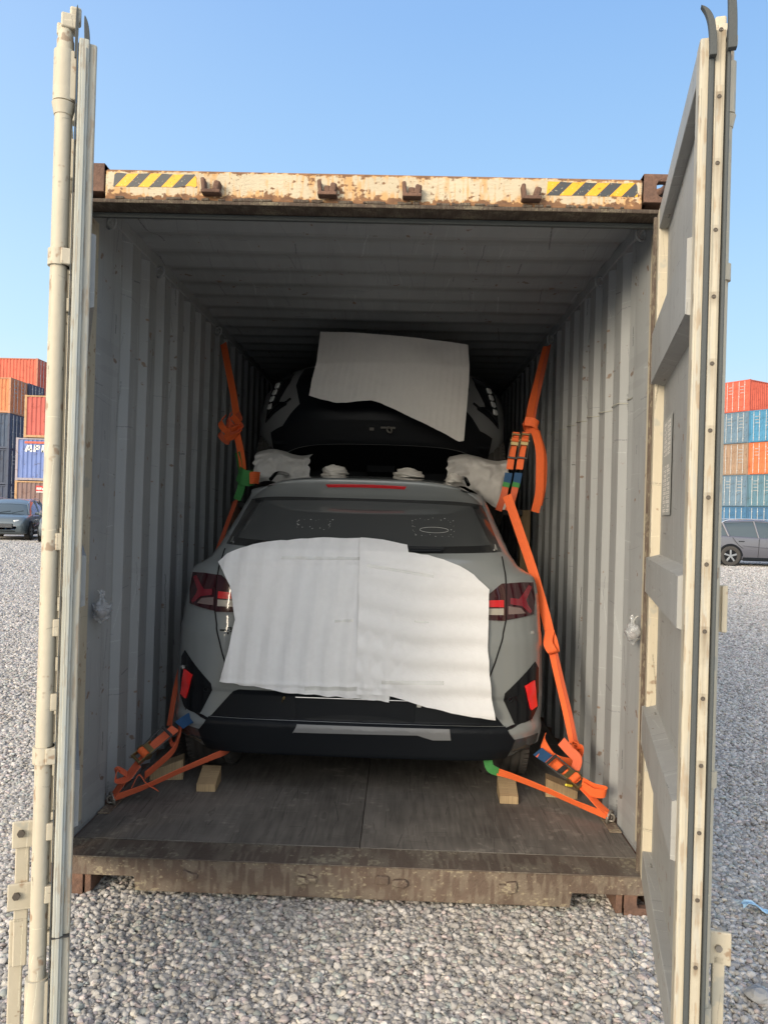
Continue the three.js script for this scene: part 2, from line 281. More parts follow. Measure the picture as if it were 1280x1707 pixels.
// ---------------------------------------------------------------- materials
const M = {
  wall: std({ color: lin(0.475, 0.50, 0.515), map: rep(wallTex, 1.9), bumpMap: rep(grain, 0.5), bumpScale: 0.001, roughness: 0.62 }),
  cream: std({ color: lin(0.63, 0.615, 0.575), map: rep(creamTex, 1.3), bumpMap: rep(grain, 0.4), bumpScale: 0.0012, roughness: 0.6 }),
  edge: std({ color: lin(0.66, 0.66, 0.65), map: rep(edgeTex, 0.13, 2.6), bumpMap: rep(grain, 0.3), bumpScale: 0.0015, roughness: 0.65 }),
  doorGrey: std({ color: lin(0.46, 0.465, 0.45), map: rep(wallTex, 1.4), bumpMap: rep(grain, 0.5), bumpScale: 0.001, roughness: 0.6 }),
  head: std({ map: headTex, bumpMap: rep(grain, 0.12), bumpScale: 0.002, roughness: 0.8 }),
  sill: std({ map: rep(sillTex, 2.4, 0.3), bumpMap: rep(grain, 0.15), bumpScale: 0.004, roughness: 0.85 }),
  rust: std({ map: rep(rustTex, 0.3), bumpMap: rep(grain, 0.1), bumpScale: 0.003, roughness: 0.9 }),
  lip: std({ color: lin(0.62, 0.62, 0.60), map: rep(sillTex, 0.8, 0.2), bumpMap: rep(grain, 0.06), bumpScale: 0.003, roughness: 0.9 }),
  ply: std({ map: rep(plyTex, 1.25), bumpMap: rep(plyTex, 1.25), bumpScale: 0.0025, roughness: 0.78 }),
  gasket: std({ color: lin(0.055, 0.062, 0.062), bumpMap: rep(grain, 0.1), bumpScale: 0.001, roughness: 0.7 }),
  sealDirty: std({ color: lin(0.75, 0.78, 0.8), map: rep(sillTex, 0.9, 0.5), bumpMap: rep(grain, 0.06), bumpScale: 0.004, roughness: 0.9 }),
  gasketPale: std({ color: lin(0.62, 0.68, 0.74), map: rep(edgeTex, 0.09, 2.1), roughness: 0.75 }),
  steel: std({ color: lin(0.27, 0.25, 0.22), metalness: 0.6, roughness: 0.5 }),
  rivet: std({ color: lin(0.10, 0.085, 0.07), metalness: 0.3, roughness: 0.6 }),
  zinc: std({ color: lin(0.22, 0.17, 0.08), metalness: 0.8, roughness: 0.38 }),
  blackSteel: std({ color: lin(0.03, 0.03, 0.03), roughness: 0.45 }),
  orange: std({ color: lin(0.86, 0.15, 0.035), map: rep(webTex, 0.05, 0.12), roughness: 0.75 }),
  orangeWorn: std({ color: lin(0.70, 0.14, 0.06), map: rep(webTex, 0.05, 0.12), roughness: 0.8 }),
  blueSleeve: std({ color: lin(0.015, 0.065, 0.16), roughness: 0.8 }),
  greenSleeve: std({ color: lin(0.05, 0.24, 0.06), roughness: 0.8 }),
  paint: phy({ color: lin(0.215, 0.232, 0.232), roughness: 0.34, clearcoat: 1, clearcoatRoughness: 0.05 }),
  paint2: phy({ color: lin(0.21, 0.215, 0.215), roughness: 0.45, clearcoat: 0.8, clearcoatRoughness: 0.12 }),
  clad: phy({ color: lin(0.007, 0.009, 0.012), specularIntensity: 0.4, roughness: 0.45, bumpMap: rep(grain, 0.02), bumpScale: 0.0002 }),
  gloss: phy({ color: lin(0.006, 0.007, 0.009), specularIntensity: 0.5, roughness: 0.22, clearcoat: 0.25 }),
  matt: phy({ color: lin(0.006, 0.008, 0.011), specularIntensity: 0.35, roughness: 0.4 }),
  glass: phy({ color: lin(0.055, 0.059, 0.060), roughness: 0.08, clearcoat: 1, clearcoatRoughness: 0.03 }),
  frit: phy({ color: lin(0.018, 0.019, 0.020), roughness: 0.2, clearcoat: 0.8 }),
  seam: std({ color: lin(0.006, 0.006, 0.006), roughness: 0.9 }),
  lampDark: phy({ color: lin(0.035, 0.004, 0.008), roughness: 0.12, clearcoat: 1 }),
  lampMid: phy({ color: lin(0.20, 0.010, 0.022), roughness: 0.25, clearcoat: 1 }),
  lampRed: phy({ color: lin(0.62, 0.012, 0.018), roughness: 0.25, clearcoat: 1 }),
  reflector: phy({ color: lin(0.95, 0.022, 0.022), roughness: 0.3, clearcoat: 1 }),
  lampClear: phy({ color: lin(0.42, 0.38, 0.32), roughness: 0.2, clearcoat: 1 }),
  led: phy({ color: lin(0.75, 0.76, 0.74), roughness: 0.15, clearcoat: 1 }),
  trim: std({ color: lin(0.20, 0.205, 0.21), roughness: 0.4 }),
  chrome: std({ color: lin(0.75, 0.75, 0.74), roughness: 0.15, metalness: 1 }),
  tyre: std({ color: lin(0.050, 0.046, 0.042), roughness: 0.85, bumpMap: rep(grain, 0.05), bumpScale: 0.001 }),
  rim: std({ color: lin(0.35, 0.36, 0.37), metalness: 0.7, roughness: 0.35 }),
  under: phy({ color: lin(0.009, 0.010, 0.012), specularIntensity: 0.3, roughness: 0.6 }),
  wood: std({ color: lin(1, 1, 1), map: null, roughness: 0.8 }),
  bag: phy({ color: lin(0.80, 0.82, 0.84), roughness: 0.12, transmission: 0.75, thickness: 0, side: THREE.DoubleSide }),
  tape: phy({ color: lin(0.92, 0.92, 0.90), roughness: 0.07, transmission: 0.85, thickness: 0 }),
  cloth: std({ color: lin(0.55, 0.52, 0.47), roughness: 0.95, bumpMap: rep(grain, 0.08), bumpScale: 0.002 }),
  barGrey: std({ color: lin(0.52, 0.52, 0.50), roughness: 0.6 }),
  printGrey: std({ color: lin(0.30, 0.30, 0.29), roughness: 0.7 }),
  white: std({ color: lin(0.72, 0.72, 0.68), roughness: 0.7 }),
};
{
  const f = noise2(300, 64), wt = tex(512, 512, (u, v, o) => { const g = f(u, v * 0.04), n = fA(u, v), k = 0.8 + 0.3 * (g - 0.5) + 0.25 * (n - 0.5); o[0] = 0.46 * k; o[1] = 0.335 * k; o[2] = 0.19 * k; });
  M.wood = std({ map: rep(wt, 0.25), bumpMap: rep(grain, 0.1), bumpScale: 0.001, roughness: 0.8 });
  const foamT = tex(512, 512, (u, v, o) => { const n = fA(u, v), m = fD(u, v), k = 0.93 + 0.07 * (n - 0.5) + 0.05 * (m - 0.5); o[0] = 0.93 * k; o[1] = 0.935 * k; o[2] = 0.94 * k; });
  M.foam = phy({ map: rep(foamT, 0.6), bumpMap: rep(grain, 0.12), bumpScale: 0.0009, roughness: 0.85, transmission: 0.10, thickness: 0 });
  M.foamOld = std({ color: lin(0.80, 0.77, 0.73), map: rep(foamT, 0.5), bumpMap: rep(grain, 0.12), bumpScale: 0.0009, roughness: 0.7 });
}

// ---------------------------------------------------------------- ground
{
  const xs = [-400, -120, -60, -30, -12, -6, -3, 0, 3, 6, 12, 30, 60, 120, 400], zs = [60, 20, 6, 3, 0, -1, -4, -10, -20, -40, -80, -160, -500];
  const g = gridGeo((i, j) => V(xs[i], groundY(zs[j]) - 0.006, zs[j]), xs.length - 1, zs.length - 1);
  structure('ground', g, std({ map: rep(gravelTex, 2.2), bumpMap: rep(gravelBump, 2.2), bumpScale: 0.008, roughness: 0.92 }));
}
{
  const r = rng(99), gr = new THREE.Group(); gr.name = 'gravel'; scene.add(gr);
  tag(gr, 'loose light grey pebbles covering the yard around the open container', 'gravel', null, 'stuff');
  const variants = [];
  for (let v = 0; v < 5; v++) {
    const g0 = new THREE.IcosahedronGeometry(1, 1); g0.deleteAttribute('uv'); g0.deleteAttribute('normal'); const g = mergeVertices(g0, 1e-4), p = g.attributes.position, q = rng(v * 31 + 3), ax = V(q() - 0.5, q() - 0.5, q() - 0.5).normalize(), ax2 = V(q() - 0.5, q() - 0.5, q() - 0.5).normalize();
    for (let i = 0; i < p.count; i++) { const d = V(p.getX(i), p.getY(i), p.getZ(i)); let k = 1 + 0.28 * (q() - 0.5); const c = d.dot(ax); if (c > 0.45) k *= 0.45 / c + 0.06; const c2 = d.dot(ax2); if (c2 > 0.55) k *= 0.55 / c2 + 0.05; p.setXYZ(i, d.x * k * 1.15, d.y * k * 0.66, d.z * k * 0.88); }
    const o = v % 2 ? g : g.toNonIndexed(); o.computeVertexNormals(); o.setAttribute('uv', new THREE.BufferAttribute(new Float32Array(o.attributes.position.count * 2), 2)); variants.push([o, []]);
  }
  const put = (x, z, s) => variants[Math.floor(r() * 5)][1].push([x, z, s, r(), r(), r(), r(), r()]);
  const area = (x0, x1, z0, z1, dens, s0, s1) => { const n = Math.floor((x1 - x0) * (z1 - z0) * dens); for (let i = 0; i < n; i++) { const x = lerp(x0, x1, r()), z = lerp(z0, z1, r()), k = r(); put(x, z, lerp(s0, s1, k * k)); } };
  area(-1.9, 1.9, -1.3, 1.35, 9500, 0.0042, 0.0155); area(-1.9, 1.9, -0.4, 1.35, 120, 0.014, 0.022);
  area(-2.6, -1.25, -2.2, 0.0, 6500, 0.005, 0.016); area(1.25, 2.6, -2.2, 0.0, 6500, 0.005, 0.016);
  for (const s of [-1, 1]) { area(s > 0 ? 1.4 : -4.4, s > 0 ? 4.4 : -1.4, -6.2, -2, 3400, 0.007, 0.018); area(s > 0 ? 2.2 : -8, s > 0 ? 8 : -2.2, -13, -6, 1300, 0.010, 0.024); area(s > 0 ? 4.5 : -16, s > 0 ? 16 : -4.5, -26, -13, 300, 0.015, 0.03); }
  const d = new THREE.Object3D(), c = new THREE.Color();
  variants.forEach(([g, list]) => {
    const im = new THREE.InstancedMesh(g, std({ roughness: 0.9, bumpMap: rep(grain, 0.05), bumpScale: 0.001 }), list.length); im.name = 'pebbles'; im.castShadow = im.receiveShadow = true; im.userData.kind = 'stuff';
    list.forEach(([x, z, s, a, b, e, f, h], i) => {
      d.position.set(x, groundY(z) + s * 0.22 - 0.007 + f * 0.007, z); d.rotation.set((b - 0.5) * 0.9, a * 6.28, (e - 0.5) * 0.9); d.scale.setScalar(s); d.updateMatrix(); im.setMatrixAt(i, d.matrix);
      let k = lerp(0.28, 0.57, h) * (f > 0.90 ? 0.72 : 1); const w = b;
      if (w < 0.12) c.setRGB(k * 1.08, k * 0.94, k * 0.90); else if (w < 0.2) c.setRGB(k * 0.9, k * 0.95, k * 0.88); else if (w < 0.32) c.setRGB(k * 1.05, k * 0.98, k * 0.86); else c.setRGB(k * 1.025, k * 0.975, k * 0.915);
      im.setColorAt(i, c);
    });
    gr.add(im);
  });
}

// ---------------------------------------------------------------- the open container
const FL = 0.16, CL = 12.1;
const box = thing('shipping_container', 'open cream and grey steel shipping container holding two cars, doors swung out towards the viewer', 'container');
const corr = (z) => { // inside face of a side wall, offset outwards
  const d = -z; if (d < 0.5) return 0.006; const t = ((d - 0.5) / 0.252) % 1;
  return t < 0.10 ? 0.034 * t / 0.10 : t < 0.42 ? 0.034 : t < 0.56 ? 0.034 * (0.56 - t) / 0.14 : 0;
};
const wallZ = [-0.15, -0.45, -0.5]; for (let d = 0.5; d < CL - 0.05; d += 0.252) for (const t of [0.10, 0.42, 0.56, 1.0]) wallZ.push(-(d + t * 0.252));
const dent = fbm(909, 4, 3);
for (const s of [-1, 1]) {
  const ys = []; for (let i = 0; i <= 14; i++) ys.push(lerp(FL - 0.02, 2.83, i / 14));
  const g = gridGeo((i, j) => { const z = wallZ[s > 0 ? i : wallZ.length - 1 - i], y = ys[j]; return V(s * (1.166 + corr(z - 1e-4) + 0.014 * (dent(-z / 12, y / 6) - 0.5)), y, z); }, wallZ.length - 1, 14);
  const q = g.toNonIndexed(); q.computeVertexNormals(); add('side_wall', q, M.wall, box);
}
{ // weld seam of a repaired strip on the sunny wall
  const pts = [], r = rng(41); for (let i = 1; i < 34; i++) { const z = wallZ[i]; pts.push(V(1.1635 + corr(z - 1e-4), 2.085 + 0.012 * (r() - 0.5) + 0.035 * smooth(-0.4, -2.4, z), z)); }
  add('weld_seam', tube(pts, 0.0025, 220, 5), M.gasketPale, box);
}
const roofZ = []; for (let d = 0.1; d < CL; d += 0.26) for (const t of [0, 0.36, 0.5, 0.86]) roofZ.push(-(d + t * 0.26));
{
  const g = gridGeo((i, j) => { const z = roofZ[j], k = j % 4, x = lerp(-1.2, 1.2, i / 24); const up = (k === 0 || k === 3) ? 0 : 0.020; const sag = 0.010 * (dent(x / 5 + 0.5, -z / 7) - 0.5) * 2; return V(x, 2.845 + up + sag, z); }, 24, roofZ.length - 1);
  const q = g.toNonIndexed(); q.computeVertexNormals(); add('roof', q, M.wall, box);
}
{
  const zz = []; for (let i = 0; i <= 40; i++) zz.push(lerp(-1.216, 1.216, i / 40));
  const q = gridGeo((i, j) => V(zz[i], lerp(FL - 0.05, 2.88, j), -CL + 0.04 + ((i % 4) < 2 ? 0 : 0.03)), 40, 1).toNonIndexed(); q.computeVertexNormals(); add('end_wall', q, M.wall, box);
}
for (const s of [-1, 1]) {
  add('top_rail', rbx(0.05, 0.065, CL - 0.2, s * 1.185, 2.83, -CL / 2 - 0.05, 0.006), M.wall, box);
  add('bottom_rail', rbx(0.05, 0.15, CL - 0.2, s * 1.192, 0.075, -CL / 2 - 0.05, 0.006), M.rust, box);
  add('corner_post', [rb2(Math.min(s * 1.160, s * 1.217), Math.max(s * 1.160, s * 1.217), 0.119, 2.777, -0.15, -0.003, 0.006), rb2(Math.min(s * 1.168, s * 1.19), Math.max(s * 1.168, s * 1.19), 0.2, 2.74, -0.24, -0.149, 0.004)], M.cream, box);
  // wall tie rings near the ceiling
  for (const z of [-0.32, -1.0, -2.3]) add('lashing_ring', xf(new THREE.TorusGeometry(0.028, 0.006, 8, 18), s * 1.148, 2.775, z, 0, 0.5 * s, 0), M.wall, box);
  // floor lashing plate and ring
  const p = add('floor_lashing_plate', [rb2(Math.min(s * 1.11, s * 1.163), Math.max(s * 1.11, s * 1.163), FL + 0.0015, FL + 0.008, -0.62, -0.40, 0.002)], M.sill, box);
  add('ring', xf(new THREE.TorusGeometry(0.027, 0.007, 8, 20), s * 1.135, FL + 0.034, -0.50, 0.2, 0.9 * s, 0), M.steel, p);
}
{ // corner castings: hollow, with an oval hole on each outer side
  const plate = (w, h, hw, hh, d) => {
    const s = new THREE.Shape(); s.moveTo(-w / 2, -h / 2); s.lineTo(w / 2, -h / 2); s.lineTo(w / 2, h / 2); s.lineTo(-w / 2, h / 2); s.closePath();
    const o = new THREE.Path(), r = Math.min(hw, hh) / 2; if (hh > hw) { const k = (hh - hw) / 2; o.absarc(0, k, r, 0, Math.PI, false); o.absarc(0, -k, r, Math.PI, 2 * Math.PI, false); } else { const k = (hw - hh) / 2; o.absarc(k, 0, r, -Math.PI / 2, Math.PI / 2, false); o.absarc(-k, 0, r, Math.PI / 2, 1.5 * Math.PI, false); }
    s.holes.push(o); return new THREE.ExtrudeGeometry(s, { depth: d, bevelEnabled: true, bevelSize: 0.003, bevelThickness: 0.003, bevelSegments: 2, curveSegments: 10 });
  };
  for (const zc of [-0.089, -CL + 0.05]) for (const s of [-1, 1]) for (const yc of [0.059, 2.837]) {
    const top = yc > 1, gs = [
      xf(plate(0.150, 0.106, 0.062, 0.078, 0.024), s * 1.138, yc, zc + 0.06),
      xf(plate(0.165, 0.106, 0.078, 0.05, 0.024), s * 1.190, yc, zc, 0, s * Math.PI / 2, 0),
      xf(plate(0.150, 0.165, 0.062, 0.11, 0.024), s * 1.138, yc + (top ? 0.030 : -0.030), zc, top ? -Math.PI / 2 : Math.PI / 2),
      rb2(Math.min(s * 1.060, s * 1.082), Math.max(s * 1.060, s * 1.082), yc - 0.055, yc + 0.055, zc - 0.083, zc + 0.082, 0.004), bx(0.15, 0.106, 0.02, s * 1.138, yc, zc - 0.076), bx(0.15, 0.02, 0.16, s * 1.138, yc + (top ? -0.045 : 0.045), zc)];
    add('corner_casting', gs, M.rust, box);
  }
}
{ // top rail over the doorway
  const g = geo([rbx(2.112, 0.124, 0.10, 0, 2.809, -0.052, 0.010)]); const p = g.attributes.position, u = g.attributes.uv;
  for (let i = 0; i < p.count; i++) u.setXY(i, (p.getX(i) + 1.06) / 2.12 + p.getZ(i) * 0.5, clamp((p.getY(i) - 2.745) / 0.127, 0.01, 0.99));
  const h = add('door_header', g, M.head, box, true);
  const r = rng(8), lip = [rbx(2.30, 0.016, 0.135, 0, 2.741, -0.058, 0.004)]; for (let i = 0; i < 70; i++) { const x = lerp(-1.02, 1.02, r()); lip.push(rbx(0.012 + r() * 0.03, 0.008 + r() * 0.006, 0.012, x, 2.7505 + r() * 0.004, 0.004 + r() * 0.003, 0.003)); }
  add('rain_lip', lip, M.lip, h);
  add('header_gasket', rbx(2.28, 0.02, 0.02, 0, 2.722, -0.095, 0.004), M.gasket, h);
  [[-0.627, 0], [-0.172, 1], [0.158, 1], [0.62, 0]].forEach(([x, k]) => {
    const c = [rbx(0.075, 0.014, 0.045, x, 2.776, 0.018, 0.004), rbx(0.016, 0.052, 0.044, x - 0.030, 2.803, 0.018, 0.006, 0, 0, 0.12), rbx(0.026, 0.040, 0.044, x + 0.022, 2.798, 0.018, 0.008, 0, 0, -0.25)];
    if (k) c.push(rbx(0.026, 0.03, 0.03, x - 0.002, 2.797, 0.012, 0.008));
    add('cam_keeper', c, M.rust, h);
  });
  // hazard stripes: thin printed film, worn at the corners
  const stripe = (flip) => canvasTex(512, 96, (c, w, hh) => {
    c.fillStyle = '#e9a61f'; c.fillRect(0, 0, w, hh); c.fillStyle = '#3d4043';
    for (let i = -1; i < 6; i++) { const x = i * 140 + (flip ? 0 : -62); c.beginPath(); c.moveTo(x, hh); c.lineTo(x + 72, hh); c.lineTo(x + 72 + 78, 0); c.lineTo(x + 78, 0); c.fill(); }
    const r2 = rng(flip ? 4 : 9); for (let i = 0; i < 150; i++) { c.fillStyle = ['rgba(150,120,70,.35)', 'rgba(60,60,60,.3)', 'rgba(222,205,165,.55)', 'rgba(110,55,25,.5)'][i % 4]; c.beginPath(); c.ellipse(r2() * w, Math.pow(r2(), 2) * hh * (i % 2 ? 1 : -1) + (i % 2 ? 0 : hh), 1 + r2() * 7, 1 + r2() * 2.5, r2() * 3, 0, 7); c.fill(); }
  });
  for (const [x0, x1, f] of [[-1.022, -0.69, false], [0.682, 1.036, true]]) {
    const sh = new THREE.Shape(), y0 = 2.800, y1 = 2.855, rr = rng(f ? 66 : 77); sh.moveTo(x0, y0); for (let i = 1; i < 12; i++) sh.lineTo(lerp(x0, x1, i / 12), y0 + rr() * 0.0025 + (i > 9 && !f ? 0.006 : 0)); sh.lineTo(x1, y0 + 0.001); sh.lineTo(x1 - 0.003, y1 - 0.012); sh.lineTo(x1 - 0.012, y1); for (let i = 11; i > 0; i--) sh.lineTo(lerp(x0, x1, i / 12), y1 - rr() * 0.004); sh.lineTo(x0 + 0.004, y1);
    const e = new THREE.ExtrudeGeometry(sh, { depth: 0.0012, bevelEnabled: false }); e.translate(0, 0, -0.0016); const q = plain(e), pp = q.attributes.position; for (let i = 0; i < pp.count; i++) q.attributes.uv.setXY(i, (pp.getX(i) - x0) / (x1 - x0), (pp.getY(i) - y0) / (y1 - y0));
    add('hazard_stripe', q, std({ map: stripe(f), roughness: 0.55 }), h, true);
  }
}
{ // threshold and sill under the doorway
  const sh = new THREE.Shape(); sh.moveTo(-1.165, 0.085); sh.lineTo(-0.855, 0.085); sh.lineTo(-0.848, 0.03); sh.lineTo(0.848, 0.03); sh.lineTo(0.855, 0.085); sh.lineTo(1.165, 0.085); sh.lineTo(1.165, 0.150); sh.lineTo(-1.165, 0.150); sh.closePath();
  const s = add('door_sill', xf(new THREE.ExtrudeGeometry(sh, { depth: 0.10, bevelEnabled: true, bevelSize: 0.004, bevelThickness: 0.005, bevelSegments: 2 }), 0, 0, -0.106), M.sill, box);
  const q = gridGeo((i, j) => V(lerp(-1.16, 1.16, i / 60), [0.1555, 0.1575, 0.1585, 0.1590][j] + 0.0012 * (dent(i / 60, j / 5) - 0.5), [-0.001, -0.01, -0.06, -0.160][3 - j] * -1 * -1), 60, 3);
  add('threshold', [rb2(-1.163, 1.163, 0.1535, 0.1590, -0.156, 0.004, 0.002)], std({ color: lin(0.8, 0.85, 0.9), map: rep(sillTex, 2.4, 0.5), bumpMap: rep(grain, 0.2), bumpScale: 0.003, roughness: 0.75 }), s);
  const r = rng(15); for (const [x, w] of [[-0.62, 0.06], [-0.17, 0.075], [0.16, 0.085], [0.62, 0.085]]) {
    const k = []; for (let i = 0; i < 4; i++) k.push(rbx(w * (0.35 + r() * 0.4), 0.018 + r() * 0.016, 0.016 + r() * 0.01, x + (r() - 0.5) * w, 0.098 + (r() - 0.5) * 0.022, 0.002, 0.006, 0, 0, (r() - 0.5) * 0.8)); add('cam_keeper', k, M.sill, s);
  }
  for (const sx of [-1, 1]) add('fork_bracket', rb2(Math.min(sx * 1.03, sx * 1.056), Math.max(sx * 1.03, sx * 1.056), 0.005, 0.0845, -0.16, -0.01, 0.004), M.rust, s);
}
{ // plywood floor in panels
  const zs = [-0.1605, -2.58, -5.0, -7.4, -9.8, -11.95], xs = [-1.162, 0.021, 1.162];
  for (let a = 0; a < 5; a++) for (let b = 0; b < 2; b++) {
    const p = add('floor_panel', rb2(xs[b] + 0.0015, xs[b + 1] - 0.0015, FL - 0.028, FL + (b ? 0.0 : 0.0006), zs[a + 1] + 0.0015, zs[a], 0.0015), M.ply, box);
    const u = p.geometry.attributes.uv; for (let i = 0; i < u.count; i++) u.setXY(i, u.getX(i) + a * 0.37 + b * 0.61, u.getY(i) + b * 0.3);
  }
  add('floor_beam', b2(-1.16, 1.16, 0.10, 0.13, -11.9, -0.2), M.rust, box);
}
// ---- doors: local x runs from the hinge to the free edge, t is depth from the inside face to the outside
const DW = 1.13;
function makeDoor(hx, hz, dx, dz, s, left) {
  const L = Math.hypot(dx, dz), DT = left ? 0.046 : 0.060, d = new THREE.Group(); d.name = 'door'; box.add(d);
  d.position.set(hx, 0, hz); d.rotation.y = Math.atan2(-dz / L, dx / L);
  const T = (x0, x1, y0, y1, t0, t1, r = 0.004) => rb2(x0, x1, y0, y1, Math.min(s * t0, s * t1), Math.max(s * t0, s * t1), r);
  const Y0 = 0.185, Y1 = 2.725;
  add('hinge_stile', T(0, 0.085, Y0, Y1, 0, DT, 0.006), M.cream, d);
  add('free_stile', T(DW - 0.06, DW, Y0, Y1, 0, DT, 0.006), M.edge, d);
  add('top_rail', T(0.0855, DW - 0.0605, 2.64, Y1 - 0.002, 0.001, DT - 0.002), M.doorGrey, d);
  add('bottom_rail', T(0.0855, DW - 0.0605, Y0 + 0.002, 0.30, 0.001, DT - 0.002), M.doorGrey, d);
  // pressed panel: three ribs stand proud towards the inside
  const prof = [[0.2985, 0.034]]; for (const [a, b] of [[0.69, 0.835], [1.27, 1.40], [2.06, 2.25]]) prof.push([a - 0.015, 0.034], [a, -0.012], [b, -0.012], [b + 0.015, 0.034]); prof.push([2.6405, 0.034]);
  const panel = gridGeo((i, j) => V(lerp(0.06, DW - 0.05, i / 8), prof[j][0], s * (prof[j][1] + 0.004 * (dent(i / 9, prof[j][0] / 4) - 0.5))), 8, prof.length - 1).toNonIndexed(); panel.computeVertexNormals();
  add('panel', panel, M.doorGrey, d);
  for (const ex of [0.06, DW - 0.05]) { const end = gridGeo((i, j) => V(ex, prof[j][0], s * (i ? prof[j][1] : 0.045)), 1, prof.length - 1).toNonIndexed(); end.computeVertexNormals(); add('rib_end', end, M.doorGrey, d); }
  // rubber seals along the free edge, standing past the top as bent flaps
  const flap = (h, lean, w0) => { const sh = new THREE.Shape(); sh.moveTo(0, -0.06); sh.lineTo(w0, -0.06); sh.bezierCurveTo(w0, h * 0.4, w0 * 0.9 + lean * 0.4, h * 0.8, lean, h); sh.bezierCurveTo(lean * 0.4, h * 0.7, 0, h * 0.4, 0, -0.06); return new THREE.ExtrudeGeometry(sh, { depth: 0.016, bevelEnabled: true, bevelSize: 0.001, bevelThickness: 0.001, bevelSegments: 1 }); };
  if (left) {
    add('seal', [T(DW + 0.0005, DW + 0.010, Y0, Y1 + 0.004, 0.018, 0.044, 0.005), T(DW + 0.0095, DW + 0.014, Y0, Y1 - 0.02, 0.025, 0.036, 0.002)], M.gasketPale, d);
    add('seal_flap', xf(flap(0.052, 0.014, 0.012), DW + 0.004, Y1 + 0.012, s * 0.018, 0, -Math.PI / 2 * s, 0), M.gasket, d);
    add('seal_flap', [xf(flap(0.075, 0.002, 0.005), DW + 0.004, Y1 + 0.012, s * 0.048, 0, -Math.PI / 2 * s, 0), T(DW - 0.02, DW + 0.008, Y0, Y1 + 0.02, 0.0465, 0.0495, 0.001)], M.gasket, d);
    add('scratch', T(DW - 0.004, DW + 0.0148, 0.432, 0.435, 0.002, 0.044, 0.001), M.blackSteel, d);
  } else {
    add('seal', [T(DW + 0.0005, DW + 0.013, Y0, Y1, 0.020, 0.033, 0.004)], M.gasket, d);
    add('seal_flap', xf(flap(0.062, -0.022, 0.014), DW + 0.012, Y1 + 0.0, s * 0.020, 0, Math.PI / 2, 0), M.gasket, d);
    add('outer_seal', [T(DW - 0.01, DW + 0.018, Y0, Y1 + 0.015, 0.0605, 0.069, 0.003)], M.gasket, d);
    add('seal_flap', xf(flap(0.115, -0.006, 0.018), DW + 0.016, Y1 + 0.01, s * 0.060, 0, Math.PI / 2, 0), M.gasket, d);
    const ret = add('seal_retainer', T(DW + 0.0005, DW + 0.006, Y0, Y1 + 0.010, 0.0345, 0.058, 0.002), M.edge, d);
    for (let i = 0; i < 16; i++) { const y = 2.735 - i * 0.1625; if (y > 0.2) add('rivet', [xf(new THREE.TorusGeometry(0.0042, 0.0012, 6, 12), DW + 0.0066, y, s * 0.046, 0, Math.PI / 2, 0), cyl(0.0026, 0.0026, 0.003, DW + 0.0062, y, s * 0.046, 0, 0, Math.PI / 2, 10)], M.rivet, ret); }
  }
  // locking bars on the outside
  const rt = left ? 0.076 : 0.078, rr = left ? 0.021 : 0.013, o0 = DT + 0.001;
  for (const lx of [left ? 1.108 : 1.05, 0.60]) {
    const bar = add('locking_bar', cyl(rr, rr, 2.50, lx, 1.475, s * rt, 0, 0, 0, 24), M.cream, d);
    const put = (n, gs) => add(n, gs, M.cream, bar);
    put('bearing_bracket', [cyl(rr + 0.006, rr + 0.006, 0.13, lx, 2.632, s * rt, 0, 0, 0, 24), T(lx - rr, lx + rr + 0.002, 2.57, 2.695, o0, rt)]);
    put('collar', cyl(rr + 0.008, rr + 0.002, 0.03, lx, 2.548, s * rt, 0, 0, 0, 24));
    put('cam', [cyl(rr * 0.8, rr, 0.05, lx, 2.735, s * rt), T(lx - 0.020, lx + 0.022, 2.752, 2.79, rt - 0.03, rt + 0.012, 0.005), T(lx - 0.016, lx + 0.014, 2.775, 2.815, rt - 0.036, rt - 0.008, 0.006), T(lx - 0.022, lx - 0.004, 2.745, 2.775, rt + 0.004, rt + 0.022, 0.005)]);
    for (const y of [2.167, 0.895]) put('guide_bracket', [cyl(rr + 0.006, rr + 0.006, 0.042, lx, y, s * rt, 0, 0, 0, 24), T(lx - rr - 0.008, lx + rr + 0.01, y - 0.021, y + 0.021, o0, rt - 0.004)]);
    put('bearing_bracket', [cyl(rr + 0.007, rr + 0.007, 0.13, lx, 0.26, s * rt, 0, 0, 0, 24), T(lx - rr, lx + rr, 0.20, 0.32, o0, rt)]);
    put('cam', [T(lx - 0.02, lx + 0.02, 0.14, 0.185, rt - 0.03, rt + 0.012, 0.006), cyl(rr * 0.8, rr * 0.8, 0.05, lx, 0.205, s * rt)]);
    for (const y of [1.44, 1.22, 1.03, 0.70, 0.54]) put('spacer', T(lx - 0.008, lx + 0.02, y - 0.022, y + 0.022, o0, rt - 0.012, 0.003));
  }
  if (left) {
    const h = add('door_handle', [T(0.988, 1.000, 0.30, 0.66, 0.105, 0.140, 0.004), T(0.975, 0.987, 0.08, 0.42, 0.115, 0.150, 0.004)], M.cream, d);
    for (const [y, t] of [[0.655, 0.145], [0.49, 0.152]]) { add('handle_hub', T(1.0005, 1.009, y - 0.036, y + 0.036, 0.075, t + 0.004, 0.010), M.cream, h); add('bolt', cyl(0.010, 0.010, 0.010, 1.013, y + 0.005, s * (t - 0.018), 0, 0, Math.PI / 2, 6), M.rivet, h); }
    add('hub_arm', T(0.985, 0.999, 0.47, 0.50, DT + 0.001, 0.104, 0.003), M.cream, h);
  } else {
    add('lock_plate', [T(1.03, 1.045, 1.262, 1.38, 0.061, 0.110, 0.003), T(1.045, 1.056, 1.262, 1.38, 0.096, 0.110, 0.003)], M.cream, d);
    const h = add('door_handle', [T(0.98, 1.005, -0.0 + 0.02, 0.43, 0.105, 0.135, 0.004)], M.cream, d);
